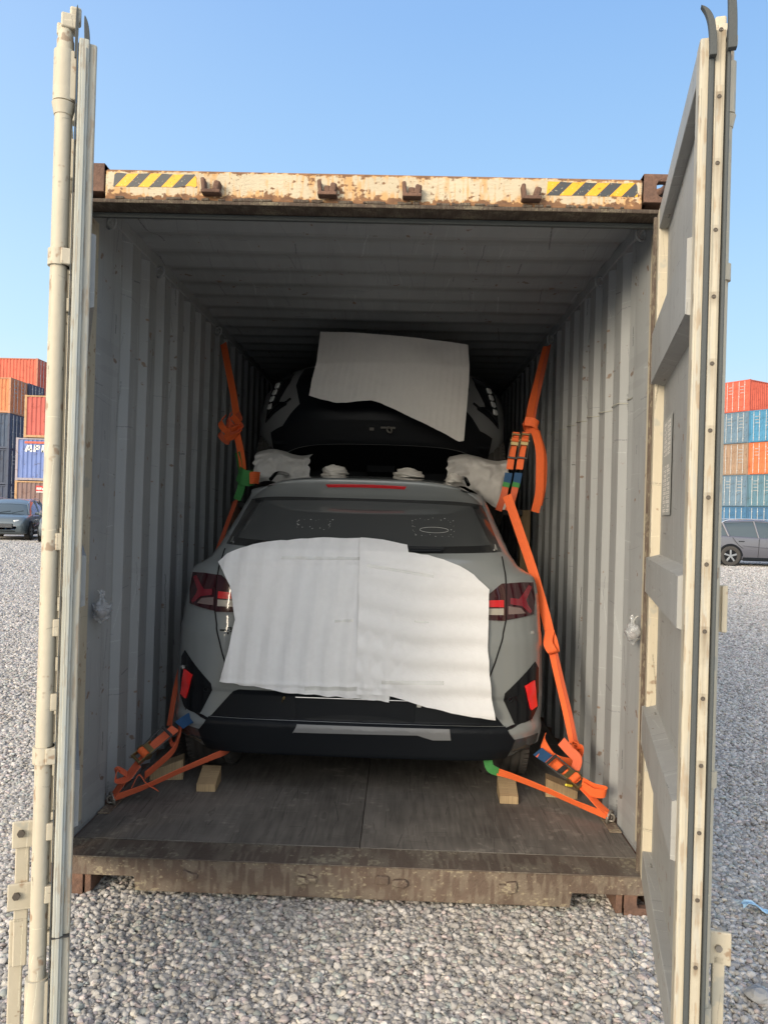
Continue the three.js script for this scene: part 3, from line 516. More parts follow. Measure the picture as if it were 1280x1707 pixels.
    add('handle_hub', T(0.99, 1.005, 0.405, 0.490, 0.085, 0.150, 0.005), M.cream, h); add('bolt', cyl(0.009, 0.009, 0.012, 1.008, 0.45, s * 0.118, 0, 0, Math.PI / 2, 6), M.steel, h);
    add('hub_arm', T(0.985, 0.998, 0.44, 0.46, 0.061, 0.088, 0.002), M.cream, h);
    // stencilled notice on the panel by the hinge
    const st = canvasTex(128, 512, (c, w, hh) => { c.clearRect(0, 0, w, hh); c.fillStyle = '#a3a49f'; c.fillRect(0, 0, w, hh); c.fillStyle = '#e2ddd4'; const r2 = rng(21); for (let l = 0; l < 2; l++) for (let i = 0; i < 21; i++) { if (i === 8 || i === 9) continue; const y = 20 + i * 23, x = 22 + l * 48; for (let k = 0; k < 4; k++) { if (r2() > 0.25) c.fillRect(x + (k % 2) * 20, y + (k > 1 ? 10 : 0), 16, 5); if (r2() > 0.35) c.fillRect(x + k * 10, y, 5, 17); } } });
    const pg = new THREE.PlaneGeometry(0.30, 0.34); add('stencil_print', xf(pg, 0.30, 1.73, s * 0.0295), std({ map: st, roughness: 0.6 }), d, true);
  }
  add('hinge_seal', [T(-0.003, 0.012, Y0, Y1 - 0.01, -0.014, -0.0005, 0.004), T(0.013, 0.021, Y0 + 0.01, Y1 - 0.02, -0.006, -0.0005, 0.002)], M.sealDirty, d);
  for (const y of [0.45, 1.1, 1.85, 2.5]) add('hinge', [cyl(0.014, 0.014, 0.12, -0.012, y, s * 0.05), T(-0.006, 0.07, y - 0.04, y + 0.04, DT + 0.0005, DT + 0.008, 0.002)], M.cream, d);
  return d;
}
makeDoor(-1.118, 0.008, 0.398, 0.917, 1, true);
makeDoor(1.110, 0.014, -0.232, 0.973, -1, false);

// ---------------------------------------------------------------- the grey car inside, seen from behind
// local frame: origin on the floor under the rear bumper, +z towards the viewer
function tyreGeo(r, w, grooves = 4) { // lathe about x
  const pts = [[r * 0.62, -w / 2 + 0.012], [r * 0.80, -w / 2], [r * 0.93, -w / 2 + 0.004], [r - 0.010, -w / 2 + 0.018], [r - 0.003, -w / 2 + 0.032]];
  for (let i = 0; i < grooves; i++) { const c = lerp(-w / 2 + 0.05, w / 2 - 0.05, i / (grooves - 1)), g = 0.006; pts.push([r, c - g - 0.001], [r - 0.008, c - g], [r - 0.008, c + g], [r, c + g + 0.001]); }
  pts.push([r - 0.003, w / 2 - 0.032], [r - 0.010, w / 2 - 0.018], [r * 0.93, w / 2 - 0.004], [r * 0.80, w / 2], [r * 0.62, w / 2 - 0.012]);
  const g = new THREE.LatheGeometry(pts.map(p => new THREE.Vector2(p[0], p[1])), 48); g.rotateZ(Math.PI / 2);
  const lugs = [g]; for (let i = 0; i < 64; i++) for (const sd of [-1, 1]) { const a = i / 64 * 6.2832; const b = new THREE.BoxGeometry(0.032, 0.006, 0.020); b.translate(sd * (w / 2 - 0.026), r - 0.0035, 0); b.rotateX(a); lugs.push(b); }
  return lugs;
}
function wheelOn(parent, x, y, z, r, w, side) {
  const t = add('wheel', tyreGeo(r, w), M.tyre, parent); t.position.set(x, y, z);
  const rimG = [xf(new THREE.CylinderGeometry(r * 0.62, r * 0.62, w * 0.5, 28, 1, true), side * w * 0.2, 0, 0, 0, 0, Math.PI / 2), xf(new THREE.CylinderGeometry(0.05, 0.06, 0.04, 16), side * w * 0.40, 0, 0, 0, 0, Math.PI / 2)];
  for (let i = 0; i < 5; i++) { const b = new RoundedBoxGeometry(0.03, r * 0.56, 0.06, 1, 0.008); b.translate(side * w * 0.40, r * 0.33, 0); b.rotateX(i / 5 * 6.2832); rimG.push(b); }
  add('rim', rimG, M.rim, t); add('hub_back', xf(new THREE.CylinderGeometry(r * 0.6, r * 0.6, 0.01, 24), 0, 0, 0, 0, 0, Math.PI / 2), M.under, t);
  return t;
}
const CZ = -0.70, CX = -0.038;
const car = thing('grey_car', 'grey hatchback car loaded nose first, its tailgate covered with white foam sheet', 'car');
car.position.set(CX, FL, CZ);
const rearZ = table([[0.14, -0.20], [0.175, -0.10], [0.188, -0.040], [0.20, -0.034], [0.26, -0.028], [0.31, -0.022], [0.332, -0.020], [0.345, -0.030], [0.355, -0.052], [0.47, -0.062], [0.490, -0.056], [0.505, -0.052], [0.60, -0.056], [0.70, -0.062], [0.785, -0.066], [0.803, -0.082], [0.88, -0.090], [0.98, -0.104], [1.05, -0.118], [1.09, -0.130], [1.12, -0.140], [1.16, -0.152], [1.19, -0.178], [1.24, -0.228], [1.46, -0.462], [1.52, -0.525]]);
const halfW = table([[0.14, 0.86], [0.18, 0.885], [0.24, 0.915], [0.31, 0.928], [0.45, 0.936], [0.60, 0.932], [0.75, 0.928], [0.9, 0.918], [0.98, 0.910], [1.03, 0.902], [1.065, 0.892], [1.085, 0.876], [1.10, 0.845], [1.13, 0.802], [1.19, 0.765], [1.30, 0.725], [1.46, 0.668], [1.52, 0.64]]);
const Srear = (x, y) => { // centre relief (plate recess) fades out to the sides; corners wrap round
  const w = halfW(y), t = Math.min(1.02, Math.abs(x) / w);
  let z = rearZ(y);
  const crn = 0.15 + 0.12 * smooth(0.25, 0.19, y);
  return z - 0.030 * t * t - crn * Math.pow(t, 9);
};
{ // body shell: rear and flanks in one skin
  const ys = [0.175, 0.185, 0.195, 0.21, 0.24, 0.28, 0.31, 0.335, 0.35, 0.365, 0.39, 0.43, 0.47, 0.48, 0.49, 0.505, 0.54, 0.58, 0.63, 0.68, 0.74, 0.785, 0.803, 0.86, 0.92, 0.97, 1.01, 1.035, 1.055, 1.07, 1.085, 1.10, 1.115, 1.13, 1.16, 1.19, 1.23, 1.28, 1.34, 1.40, 1.46, 1.50];
  const ts = []; for (let i = 0; i <= 60; i++) { const q = i / 30 - 1; ts.push(Math.sign(q) * Math.pow(Math.abs(q), 0.72)); }
  const front = y => y > 1.08 ? lerp(-3.25, -2.55, (y - 1.08) / 0.42) : lerp(-4.05, -3.95, y);
  const nI = 60 + 16;
  const g = gridGeo((i, j) => {
    const y = ys[j] < 0.25 ? (i >= 8 && i <= 68 ? ys[j] : lerp(ys[j], 0.25, 0.8)) : ys[j], w = halfW(y);
    if (i < 8) { const k = (8 - i) / 8; return V(-w * (1 - 0.03 * k), y, lerp(Srear(-w, y), front(y), k)); }
    if (i > 68) { const k = (i - 68) / 8; return V(w * (1 - 0.03 * k), y, lerp(Srear(w, y), front(y), k)); }
    const x = ts[i - 8] * w, yy = y < 0.25 ? lerp(y, 0.25, 0.8 * smooth(0.72, 0.86, Math.abs(x))) : y; return V(x, yy, Srear(x, yy));
  }, nI, ys.length - 1);
  add('body', g, M.paint, car);
  // bonnet, windscreen and nose close the far end
  const nose = gridGeo((i, j) => { const x = lerp(-1, 1, i / 10) * 0.90, q = [[-4.05, 0.14], [-4.25, 0.3], [-4.28, 0.65], [-4.1, 0.92], [-3.3, 1.06]][j]; return V(x, q[1], q[0] + 0.12 * (1 - x * x)); }, 10, 4); add('bonnet', nose, M.paint, car);
  add('windscreen', gridGeo((i, j) => { const t = lerp(-1, 1, i / 8); return V(t * lerp(0.80, 0.62, j), lerp(1.06, 1.52, j), lerp(-3.3, -2.5, j)); }, 8, 1), M.glass, car);
  add('underbody', b2(-0.80, 0.80, 0.20, 0.24, -3.9, -0.16), M.under, car);
}
{ // roof with its spoiler lip
  const prof = [[-0.462, 1.452], [-0.440, 1.472], [-0.405, 1.505], [-0.378, 1.536], [-0.372, 1.550], [-0.380, 1.558], [-0.42, 1.566], [-0.55, 1.580], [-0.68, 1.590], [-0.75, 1.588], [-0.85, 1.600], [-1.3, 1.622], [-1.8, 1.615], [-2.3, 1.57], [-2.55, 1.525]];
  const n = 40;
  const g = gridGeo((i, j) => { const t = lerp(-1, 1, i / n), [z, y] = prof[j], w = lerp(0.668, 0.632, clamp((y - 1.45) / 0.1)), a = Math.abs(t); const low = j < 4; return V(t * w, y - 0.018 * t * t - (low ? 0.028 : 0.092) * Math.pow(a, 6), z - 0.05 * t * t - 0.09 * Math.pow(a, 8)); }, n, prof.length - 1);
  const roof = add('roof', g, M.paint, car);
  const Sp = (x, y) => lerp(-0.405, -0.378, (y - 1.505) / 0.031) - 0.05 * Math.pow(x / 0.64, 2);
  const P = []; for (let i = 0; i <= 10; i++) P.push([lerp(-0.215, 0.215, i / 10), 1.532 - 0.004 * Math.pow(i / 5 - 1, 2)]); for (let i = 10; i >= 0; i--) P.push([lerp(-0.205, 0.205, i / 10), 1.518 - 0.004 * Math.pow(i / 5 - 1, 2)]);
  add('brake_light', patchGeo(P, Sp, 0.004, 0.008, 0.04), M.lampRed, roof);
  for (const s of [-1, 1]) add('roof_rail', tube([V(s * 0.58, 1.565, -0.80), V(s * 0.575, 1.605, -0.95), V(s * 0.575, 1.625, -1.4), V(s * 0.57, 1.605, -1.9), V(s * 0.565, 1.56, -2.15)], 0.012, 30, 8), M.gloss, roof);
}
const sym = (p, s) => s > 0 ? p : p.map(q => [-q[0], q[1]]).reverse();
function cpatch(name, poly, mat, off, thick, parent, max) { return add(name, patchGeo(poly, Srear, off, thick, max || 0.03), mat, parent || car, true); }
{ // rear window with its dark printed border, wiper
  const bow = (w, y, sag, n = 14) => { const a = []; for (let i = 0; i <= n; i++) { const t = lerp(-1, 1, i / n); a.push([t * w, y - sag * t * t]); } return a; };
  const win = cpatch('rear_window', [...bow(0.715, 1.180, -0.018), ...bow(0.632, 1.468, 0.012).reverse()], M.frit, 0.004, 0.012);
  add('pane', patchGeo([...bow(0.655, 1.210, -0.018), ...bow(0.575, 1.440, 0.012).reverse()], Srear, 0.0055, 0.004, 0.04), M.glass, win, true);
  // old sticker outlines left on the glass
  const r = rng(52), specks = (cx, cy, w, h, n) => { const gs = []; for (let i = 0; i < n; i++) { const q = i / n * 4, k = q % 1, e = Math.floor(q); let x = e === 0 ? lerp(-w, w, k) : e === 1 ? w : e === 2 ? lerp(w, -w, k) : -w, y = e === 0 ? h : e === 1 ? lerp(h, -h, k) : e === 2 ? -h : lerp(-h, h, k); x += cx + (r() - 0.5) * 0.020; y += cy + (r() - 0.5) * 0.016; const s = 0.0008 + r() * 0.0020; gs.push(bx(s * (1 + r() * 2), s, 0.001, x, y, Srear(x, y) + 0.008)); } return gs; };
  add('sticker_residue', specks(-0.26, 1.315, 0.085, 0.020, 24), M.white, win).userData.kind = 'stuff'; add('sticker_residue', specks(0.36, 1.315, 0.10, 0.045, 30), M.white, win).userData.kind = 'stuff';
  const el = []; for (let i = 0; i <= 24; i++) { const a = i / 24 * 6.2832, x = 0.365 + 0.075 * Math.cos(a), y = 1.302 + 0.014 * Math.sin(a); el.push(V(x, y, Srear(x, y) + 0.0085)); } add('sticker_residue', tube(el, 0.0007, 60, 5, true), M.white, win);
  const wp = (x, y) => V(x, y, Srear(x, y) + 0.022); add('wiper', [rod(wp(0.05, 1.19), wp(0.40, 1.2), 0.008, 8), bx(0.30, 0.016, 0.012, 0.26, 1.212, Srear(0.26, 1.212) + 0.02)], M.clad, win);
  // small clips at the window corners
  for (const s of [-1, 1]) cpatch('corner_clip', sym([[0.672, 1.205], [0.690, 1.203], [0.682, 1.232], [0.676, 1.232]], s), M.chrome, 0.008, 0.004, win, 0.02);
}
for (const s of [-1, 1]) {
  // lamps: outer piece on the wing, inner piece on the tailgate
  const lo = cpatch('tail_lamp', sym([[0.728, 0.868], [0.872, 0.890], [0.882, 0.96], [0.876, 1.046], [0.80, 1.050], [0.728, 1.046]], s), M.lampDark, 0.007, 0.02);
  cpatch('lens_bar', sym([[0.745, 0.945], [0.805, 0.935], [0.850, 0.895], [0.862, 0.905], [0.835, 0.945], [0.828, 0.965], [0.865, 1.025], [0.845, 1.035], [0.805, 0.985], [0.79, 0.97], [0.745, 0.975]], s), M.lampMid, 0.0085, 0.003, lo, 0.02);
  cpatch('reversing_lens', sym([[0.735, 0.895], [0.825, 0.898], [0.80, 0.925], [0.735, 0.935]], s), std({ color: lin(0.20, 0.15, 0.14), roughness: 0.25 }), 0.0088, 0.003, lo, 0.02);
  const li = cpatch('tail_lamp', sym([[0.60, 0.868], [0.722, 0.864], [0.722, 1.046], [0.700, 1.044], [0.640, 0.995], [0.56, 0.985], [0.56, 0.868]], s), M.lampDark, 0.007, 0.02);
  cpatch('stop_lens', sym([[0.56, 0.930], [0.712, 0.930], [0.712, 0.965], [0.56, 0.960]], s), M.lampRed, 0.0088, 0.003, li, 0.02);
  cpatch('reversing_lens', sym([[0.56, 0.892], [0.712, 0.892], [0.712, 0.924], [0.56, 0.922]], s), M.lampClear, 0.0088, 0.003, li, 0.02);
  // shut line of the tailgate
  const sl = [[0.716, 1.175], [0.724, 1.10], [0.7255, 1.048], [0.7255, 0.866], [0.712, 0.80], [0.704, 0.765], [0.672, 0.66], [0.640, 0.575]], dense = []; for (let i = 0; i < sl.length - 1; i++) { const n = Math.ceil(Math.hypot(sl[i + 1][0] - sl[i][0], sl[i + 1][1] - sl[i][1]) / 0.008); for (let k = 0; k < n; k++) { const x = lerp(sl[i][0], sl[i + 1][0], k / n), y = lerp(sl[i][1], sl[i + 1][1], k / n); dense.push(V(s * x, y, Srear(x, y) + 0.0022)); } }
  add('shut_line', tube(dense, 0.0036, 160, 6), M.seam, car);
  // black corner pods with reflectors
  const pod = cpatch('corner_pod', sym([[0.885, 0.655], [0.725, 0.512], [0.720, 0.478], [0.780, 0.356], [0.70, 0.338], [0.712, 0.330], [0.872, 0.372], [0.908, 0.43], [0.905, 0.62]], s), M.gloss, 0.005, 0.02);
  cpatch('reflector', sym([[0.876, 0.566], [0.826, 0.544], [0.862, 0.418], [0.896, 0.432]], s), M.reflector, 0.012, 0.01, pod, 0.02);
  add('parking_sensor', xf(new THREE.TorusGeometry(0.011, 0.002, 6, 16), s * 0.752, 0.482, Srear(0.752, 0.482) + 0.008), M.clad, pod);
  // side cladding below
  cpatch('side_cladding', sym([[0.765, 0.288], [0.908, 0.300], [0.902, 0.255], [0.86, 0.240], [0.765, 0.222]], s), phy({ color: lin(0.05, 0.05, 0.05), roughness: 0.2, clearcoat: 1 }), 0.004, 0.015);
  wheelOn(car, s * 0.762, 0.328, -0.48, 0.328, 0.235, s); wheelOn(car, s * 0.805, 0.338, -3.42, 0.338, 0.235, s);
  // crumpled bits of clear film still stuck to the paint
  add('film_scrap', xf(new THREE.IcosahedronGeometry(0.011, 1), s > 0 ? 0.868 : -0.888, s > 0 ? 0.80 : 0.575, Srear(0.87, s > 0 ? 0.80 : 0.575) + 0.004), M.tape, car);
}
{ // number plate recess, lower bumper, skid strip, badge
  const pr = cpatch('plate_recess', [[-0.722, 0.352], [0.722, 0.352], [0.612, 0.482], [0.585, 0.492], [-0.585, 0.492], [-0.612, 0.482]], M.matt, 0.006, 0.02, car, 0.012);
  const inner = []; inner.push(rbx(0.60, 0.006, 0.03, 0, 0.470, -0.050, 0.002)); add('plate_lamp_bar', inner, M.chrome, pr);
  add('plate_bracket', [rbx(0.022, 0.026, 0.012, 0.305, 0.452, -0.048, 0.003), rbx(0.03, 0.006, 0.012, 0.295, 0.464, -0.048, 0.002)], M.white, pr);
  add('plate_hook', tube([V(-0.365, 0.44, -0.052), V(-0.36, 0.462, -0.040), V(-0.352, 0.470, -0.044), V(-0.356, 0.455, -0.042)], 0.003, 16, 6), M.zinc, pr);
  add('plate_panel', rbx(0.58, 0.10, 0.006, -0.005, 0.410, -0.052, 0.002), M.clad, pr);
  cpatch('lower_bumper', [[-0.775, 0.288], [-0.728, 0.348], [0.728, 0.348], [0.775, 0.288], [0.745, 0.205], [0.735, 0.192], [-0.735, 0.192], [-0.745, 0.205]], M.clad, 0.008, 0.02, car, 0.012);
  cpatch('skid_strip', [[-0.305, 0.302], [-0.285, 0.337], [0.455, 0.337], [0.462, 0.292], [0.375, 0.290], [0.30, 0.312], [-0.30, 0.306]], M.trim, 0.0125, 0.006, car, 0.012);
  // first characters of the lettering on the tailgate, the rest is under the foam
  const zc = (x, y) => Srear(x, y) + 0.003, bar = (x0, x1, y0, y1) => bx(x1 - x0, y1 - y0, 0.003, (x0 + x1) / 2, (y0 + y1) / 2, zc((x0 + x1) / 2, (y0 + y1) / 2));
  const by = 0.778;
  add('lettering', [bar(-0.690, -0.660, by - 0.003, by + 0.004), bar(-0.651, -0.643, by + 0.010, by + 0.016), bar(-0.653, -0.645, by - 0.001, by + 0.005), bar(-0.652, -0.644, by - 0.018, by - 0.008), bar(-0.640, -0.634, by + 0.004, by + 0.018), bar(-0.638, -0.612, by + 0.010, by + 0.014), bar(-0.638, -0.612, by + 0.002, by + 0.006), bar(-0.640, -0.614, by - 0.007, by - 0.003), bar(-0.617, -0.612, by - 0.018, by - 0.005), bar(-0.620, -0.604, by - 0.019, by - 0.015), bar(-0.632, -0.626, by - 0.018, by - 0.010)], M.seam, car);
}
// ---- foam sheets taped over the tailgate
{
  const base = table([[0.36, -0.020], [0.5, -0.024], [0.62, -0.036], [0.75, -0.056], [0.9, -0.078], [1.0, -0.093], [1.08, -0.112], [1.15, -0.138], [1.19, -0.160], [1.27, -0.238]]);
  const wob = fbm(611, 4, 3);
  const S0 = (x, y) => { const t = Math.abs(x) / 0.93; return base(y) - 0.030 * t * t - 0.15 * Math.pow(t, 9); };
  const ragged = (P, seed, amp) => { const r = rng(seed), o = []; for (let i = 0; i < P.length; i++) { const a = P[i], b = P[(i + 1) % P.length], n = Math.max(1, Math.round(Math.hypot(a[0] - b[0], a[1] - b[1]) / 0.035)); for (let k = 0; k < n; k++) o.push([lerp(a[0], b[0], k / n) + (k ? (r() - 0.5) * amp : 0), lerp(a[1], b[1], k / n) + (k ? (r() - 0.5) * amp : 0)]); } return o; };
  const creaseH = (y, c, w) => 0.006 * Math.exp(-Math.pow((y - c) / w, 2));
  const SA = (x, y) => S0(x, y) + 0.012 + 0.0011 * Math.sin(x * 230 + 4 * wob(x, y)) + 0.0070 * Math.sin((x + 0.04 * Math.sin(y * 3)) * 66 + 5 * wob(x * 0.3 + 0.5, y * 0.3)) * (0.35 + 1.3 * wob(x * 0.4 + 0.2, y * 0.5)) + 0.035 * (wob(x * 0.5 + 0.5, y * 0.4) - 0.5) + creaseH(y, 1.135 + 0.03 * x, 0.010) + creaseH(y, 0.535, 0.008);
  const SB0 = (x, y) => S0(x, y) + 0.024 + 0.0075 * Math.sin((y + 0.10 * x + 0.02 * Math.sin(x * 7)) * 52 + 3 * wob(x * 0.5, y * 0.2)) * (0.3 + 1.3 * wob(x * 0.3, y * 0.5)) + 0.034 * (wob(x * 0.6 + 0.1, y * 0.5 + 0.3) - 0.5) + creaseH(y, 1.13 - 0.10 * x, 0.010) + 0.022 * smooth(0.5, 0.40, y) * smooth(0.3, 0.65, x);
  const SB = (x, y) => { const b = SB0(x, y); return x < 0.24 ? lerp(Math.max(b, SA(x, y) + 0.006), b, smooth(0.19, 0.24, x)) : b; };
  const PA = ragged([[-0.725, 1.112], [-0.690, 1.065], [-0.652, 1.00], [-0.640, 0.95], [-0.612, 0.835], [-0.630, 0.72], [-0.648, 0.64], [-0.672, 0.535], [-0.50, 0.520], [-0.354, 0.498], [0.008, 0.478], [0.158, 0.468], [0.178, 0.651], [0.170, 0.95], [0.168, 1.225], [0.10, 1.243], [-0.012, 1.252], [-0.165, 1.250], [-0.315, 1.240], [-0.45, 1.225], [-0.556, 1.205], [-0.64, 1.175], [-0.682, 1.155]], 3, 0.006);
  const PB = ragged([[-0.012, 1.255], [0.10, 1.248], [0.226, 1.226], [0.233, 1.190], [0.33, 1.180], [0.408, 1.160], [0.49, 1.130], [0.559, 1.090], [0.636, 1.020], [0.634, 0.88], [0.632, 0.756], [0.640, 0.636], [0.655, 0.50], [0.674, 0.398], [0.49, 0.425], [0.308, 0.460], [0.157, 0.500], [0.0, 0.500], [-0.004, 0.87]], 5, 0.004);
  for (const [P, S, lab] of [[PA, SA, 'white foam sheet with vertical ripples on the left half of the tailgate'], [PB, SB, 'white foam sheet with horizontal ripples, right half of the tailgate, hanging lower corner']]) {
    const m = single('foam_sheet', patchGeo(P, S, 0, 0.003, 0.016, true), M.foam, lab, 'foam sheet', 'foam sheets taped over the car', true);
    m.position.set(CX, FL, CZ);
  }
  const tp = (x0, x1, y0, y1, S, k) => patchGeo([[x0, y0], [x1, y0 + (k || 0)], [x1, y1 + (k || 0)], [x0, y1]], S, 0.0035, 0.001, 0.02);
  [[-0.40, 0.03, 1.135, 1.150, SA, 0.008, 'clear tape strip along the top of the rippled left foam sheet'], [0.03, 0.36, 1.112, 1.128, SB, -0.045, 'clear tape strip along the top of the right foam sheet'], [-0.25, 0.02, 0.512, 0.532, SA, 0.004, 'clear tape strip along the bottom of the left foam sheet'], [0.12, 0.42, 0.555, 0.572, SB, 0.004, 'clear tape strip low across the right foam sheet'], [-0.12, -0.03, 0.838, 0.850, SA, 0.006, 'short clear tape piece in the middle of the left foam sheet'], [0.27, 0.34, 0.852, 0.860, SB, -0.004, 'short clear tape piece in the middle of the right foam sheet']].forEach(([a, b, c, d, S, k, lab]) => { const m = single('tape_strip', tp(a, b, c, d, S, k), M.tape, lab, 'tape', 'tape on the foam sheets', true); m.position.set(CX, FL, CZ); });
}

// ---------------------------------------------------------------- second car, nose raised on a rack above the first
const up = thing('raised_car', 'second grey car deep in the container, its nose raised above the first car roof', 'car');
up.position.set(0.0, 1.965, -2.06); up.rotation.x = -0.40;
{
  const w2 = table([[0.07, 0.74], [0.12, 0.79], [0.2, 0.84], [0.3, 0.872], [0.45, 0.88], [0.62, 0.872], [0.74, 0.84], [0.80, 0.80]]);
  const z2 = table([[0.07, -0.16], [0.12, -0.10], [0.2, -0.05], [0.3, -0.01], [0.45, 0], [0.6, -0.03], [0.70, -0.09], [0.80, -0.20]]);
  const S2 = (x, y) => { const t = Math.min(1.02, Math.abs(x) / w2(y)); return z2(y) - 0.06 * t * t - 0.30 * Math.pow(t, 6); };
  const ys = [0.10, 0.13, 0.18, 0.25, 0.3, 0.38, 0.45, 0.54, 0.62, 0.68, 0.74, 0.80], ts = []; for (let i = 0; i <= 40; i++) { const q = i / 20 - 1; ts.push(Math.sign(q) * Math.pow(Math.abs(q), 0.75)); }
  add('body', gridGeo((i, j) => { const y = ys[j], w = w2(y); if (i < 6) { const k = (6 - i) / 6; return V(-w - 0.02 * k, y + 0.1 * k * (j / 11), lerp(S2(-w, y), -2.3, k)); } if (i > 46) { const k = (i - 46) / 6; return V(w + 0.02 * k, y + 0.1 * k * (j / 11), lerp(S2(w, y), -2.3, k)); } const x = ts[i - 6] * w; return V(x, y, S2(x, y)); }, 52, 11), M.paint2, up);
  add('bonnet', gridGeo((i, j) => { const t = lerp(-1, 1, i / 16), k = j / 6; return V(t * lerp(0.80, 0.80, k), lerp(0.80, 0.93, k) + 0.05 * (1 - t * t) * Math.min(1, k * 3) - 0.03 * Math.pow(Math.abs(t), 6), lerp(-0.20, -1.2, k) - (1 - k) * (0.06 * t * t + 0.28 * Math.pow(Math.abs(t), 6))); }, 16, 6), M.paint2, up);
  const P2 = (n, poly, mat, off, th, par) => add(n, patchGeo(poly, S2, off, th, 0.03), mat, par || up, true);
  P2('grille', [[-0.56, 0.70], [0.56, 0.70], [0.60, 0.52], [0.56, 0.36], [0.72, 0.20], [-0.72, 0.20], [-0.56, 0.36], [-0.60, 0.52]], M.matt, 0.004, 0.02);
  P2('chin', [[-0.77, 0.24], [0.77, 0.24], [0.745, 0.104], [-0.745, 0.104]], M.under, 0.009, 0.02);
  for (const s of [-1, 1]) {
    const pod = P2('lamp_pod', sym([[0.822, 0.33], [0.795, 0.64], [0.630, 0.672], [0.655, 0.565], [0.72, 0.42], [0.655, 0.395], [0.66, 0.375]], s), M.gloss, 0.006, 0.02);
    for (let i = 0; i < 4; i++) { const x = lerp(0.794, 0.752, i / 3), y = lerp(0.425, 0.585, i / 3); add('lamp_lens', xf(new RoundedBoxGeometry(0.044, 0.042, 0.02, 2, 0.008), s * x, y, S2(x, y) + 0.012, 0, s * 0.75, s * 0.25), M.led, pod); }
    add('pod_trim', tube([[0.812, 0.352], [0.735, 0.395], [0.668, 0.392], [0.63, 0.41]].map(q => V(s * q[0], q[1], S2(q[0], q[1]) + 0.012)), 0.008, 20, 6), M.gloss, pod);
    wheelOn(up, s * 0.775, 0.10, -0.66, 0.33, 0.225, s);
  }
  add('under_tray', [b2(-0.74, 0.74, 0.13, 0.15, -2.2, -0.2), b2(-0.1, 0.1, 0.08, 0.13, -1.8, -0.5), b2(-0.55, 0.55, 0.07, 0.125, -0.75, -0.6)], M.under, up);
  add('tow_eye', [xf(new THREE.TorusGeometry(0.02, 0.006, 6, 14), 0.06, 0.16, -0.02, 0, 0.6, 0), rbx(0.10, 0.012, 0.01, 0.05, 0.19, -0.045, 0.003), rbx(0.03, 0.02, 0.01, -0.06, 0.18, -0.05, 0.003)], M.steel, up);
}
{ // rack that carries it
  const rk = thing('car_rack', 'steel rack posts with wheel cradles behind the first car, along the container walls', 'rack');
  for (const s of [-1, 1]) {
    add('post', rb2(Math.min(s * 1.04, s * 1.11), Math.max(s * 1.04, s * 1.11), FL + 0.001, 1.60, -2.78, -2.68, 0.006), s < 0 ? M.rust : M.wood, rk);
    add('foot', rb2(Math.min(s * 1.02, s * 1.15), Math.max(s * 1.02, s * 1.15), FL + 0.0015, FL + 0.016, -2.95, -2.55, 0.004), M.rust, rk);
    add('wheel_cradle', [rb2(Math.min(s * 0.66, s * 1.035), Math.max(s * 0.66, s * 1.035), 1.555, 1.598, -2.95, -2.58, 0.006)], M.blackSteel, rk);
  }
}
function sheetThing(name, label, cat, group, nu, nv, P, mat, th = 0.004) { // a sheet with thickness
  const A = [], N = []; for (let j = 0; j <= nv; j++) for (let i = 0; i <= nu; i++) A.push(P(i / nu, j / nv));
  const at = (i, j) => A[clamp(j, 0, nv) * (nu + 1) + clamp(i, 0, nu)];
  for (let j = 0; j <= nv; j++) for (let i = 0; i <= nu; i++) N.push(at(i + 1, j).clone().sub(at(i - 1, j)).cross(at(i, j + 1).clone().sub(at(i, j - 1))).normalize());
  const f = gridGeo((i, j) => A[j * (nu + 1) + i], nu, nv), b = gridGeo((i, j) => A[j * (nu + 1) + nu - i].clone().addScaledVector(N[j * (nu + 1) + nu - i], -th), nu, nv);
  const rim = []; const ring = []; for (let i = 0; i < nu; i++) ring.push([i, 0]); for (let j = 0; j < nv; j++) ring.push([nu, j]); for (let i = nu; i > 0; i--) ring.push([i, nv]); for (let j = nv; j > 0; j--) ring.push([0, j]);
  const q = gridGeo((i, j) => { const [a, c] = ring[i % ring.length], k = c * (nu + 1) + a; return j ? A[k].clone() : A[k].clone().addScaledVector(N[k], -th); }, ring.length, 1);
  return single(name, [f, b, q], mat, label, cat, group);
}
{ // foam over its nose: curved top flap folded at mid height, torn lower edge
  const rg = fbm(733, 8, 3);
  const edgeL = table([[0, 0.512], [0.12, 0.517], [0.5, 0.456], [1, 0.435]]);
  const m = sheetThing('foam_sheet', 'grey white foam sheet with a torn slanting edge hanging over the raised car nose', 'foam sheet', 'foam sheets taped over the car', 70, 50, (u, v) => {
    // u from left to right, v from bottom to top; outline in metres at about z = -1.95
    const bot = table([[0, 2.30], [0.08, 2.275], [0.18, 2.250], [0.30, 2.258], [0.40, 2.268], [0.46, 2.255], [0.54, 2.222], [0.66, 2.165], [0.80, 2.105], [0.97, 2.022], [1, 2.03]])(u) + 0.012 * (rg(u, 0.2) - 0.5);
    const top = lerp(2.742, 2.672, u), y = lerp(bot, top, v), h = (y - bot) / (top - bot);
    const xl = table([[2.26, -0.475], [2.40, -0.455], [2.52, -0.425], [2.75, -0.418]])(y), xr = table([[2.02, 0.548], [2.42, 0.572], [2.50, 0.572], [2.70, 0.562]])(y);
    const x = lerp(xl, xr, u);
    const fold = 2.515 - 0.03 * Math.pow(u - 0.5, 2);
    const z = -1.935 - 0.06 * Math.pow((x - 0.06) / 0.5, 2) - (y > fold ? 0.42 * (y - fold) : 0.03 * (fold - y)) + 0.035 * (rg(u * 0.5, v * 0.4) - 0.5) + 0.0026 * Math.sin(u * 150) + 0.02 * smooth(0.25, 0, v) * rg(u * 0.6, 0.7);
    return V(x, y, z);
  }, M.foamOld, 0.003);
}
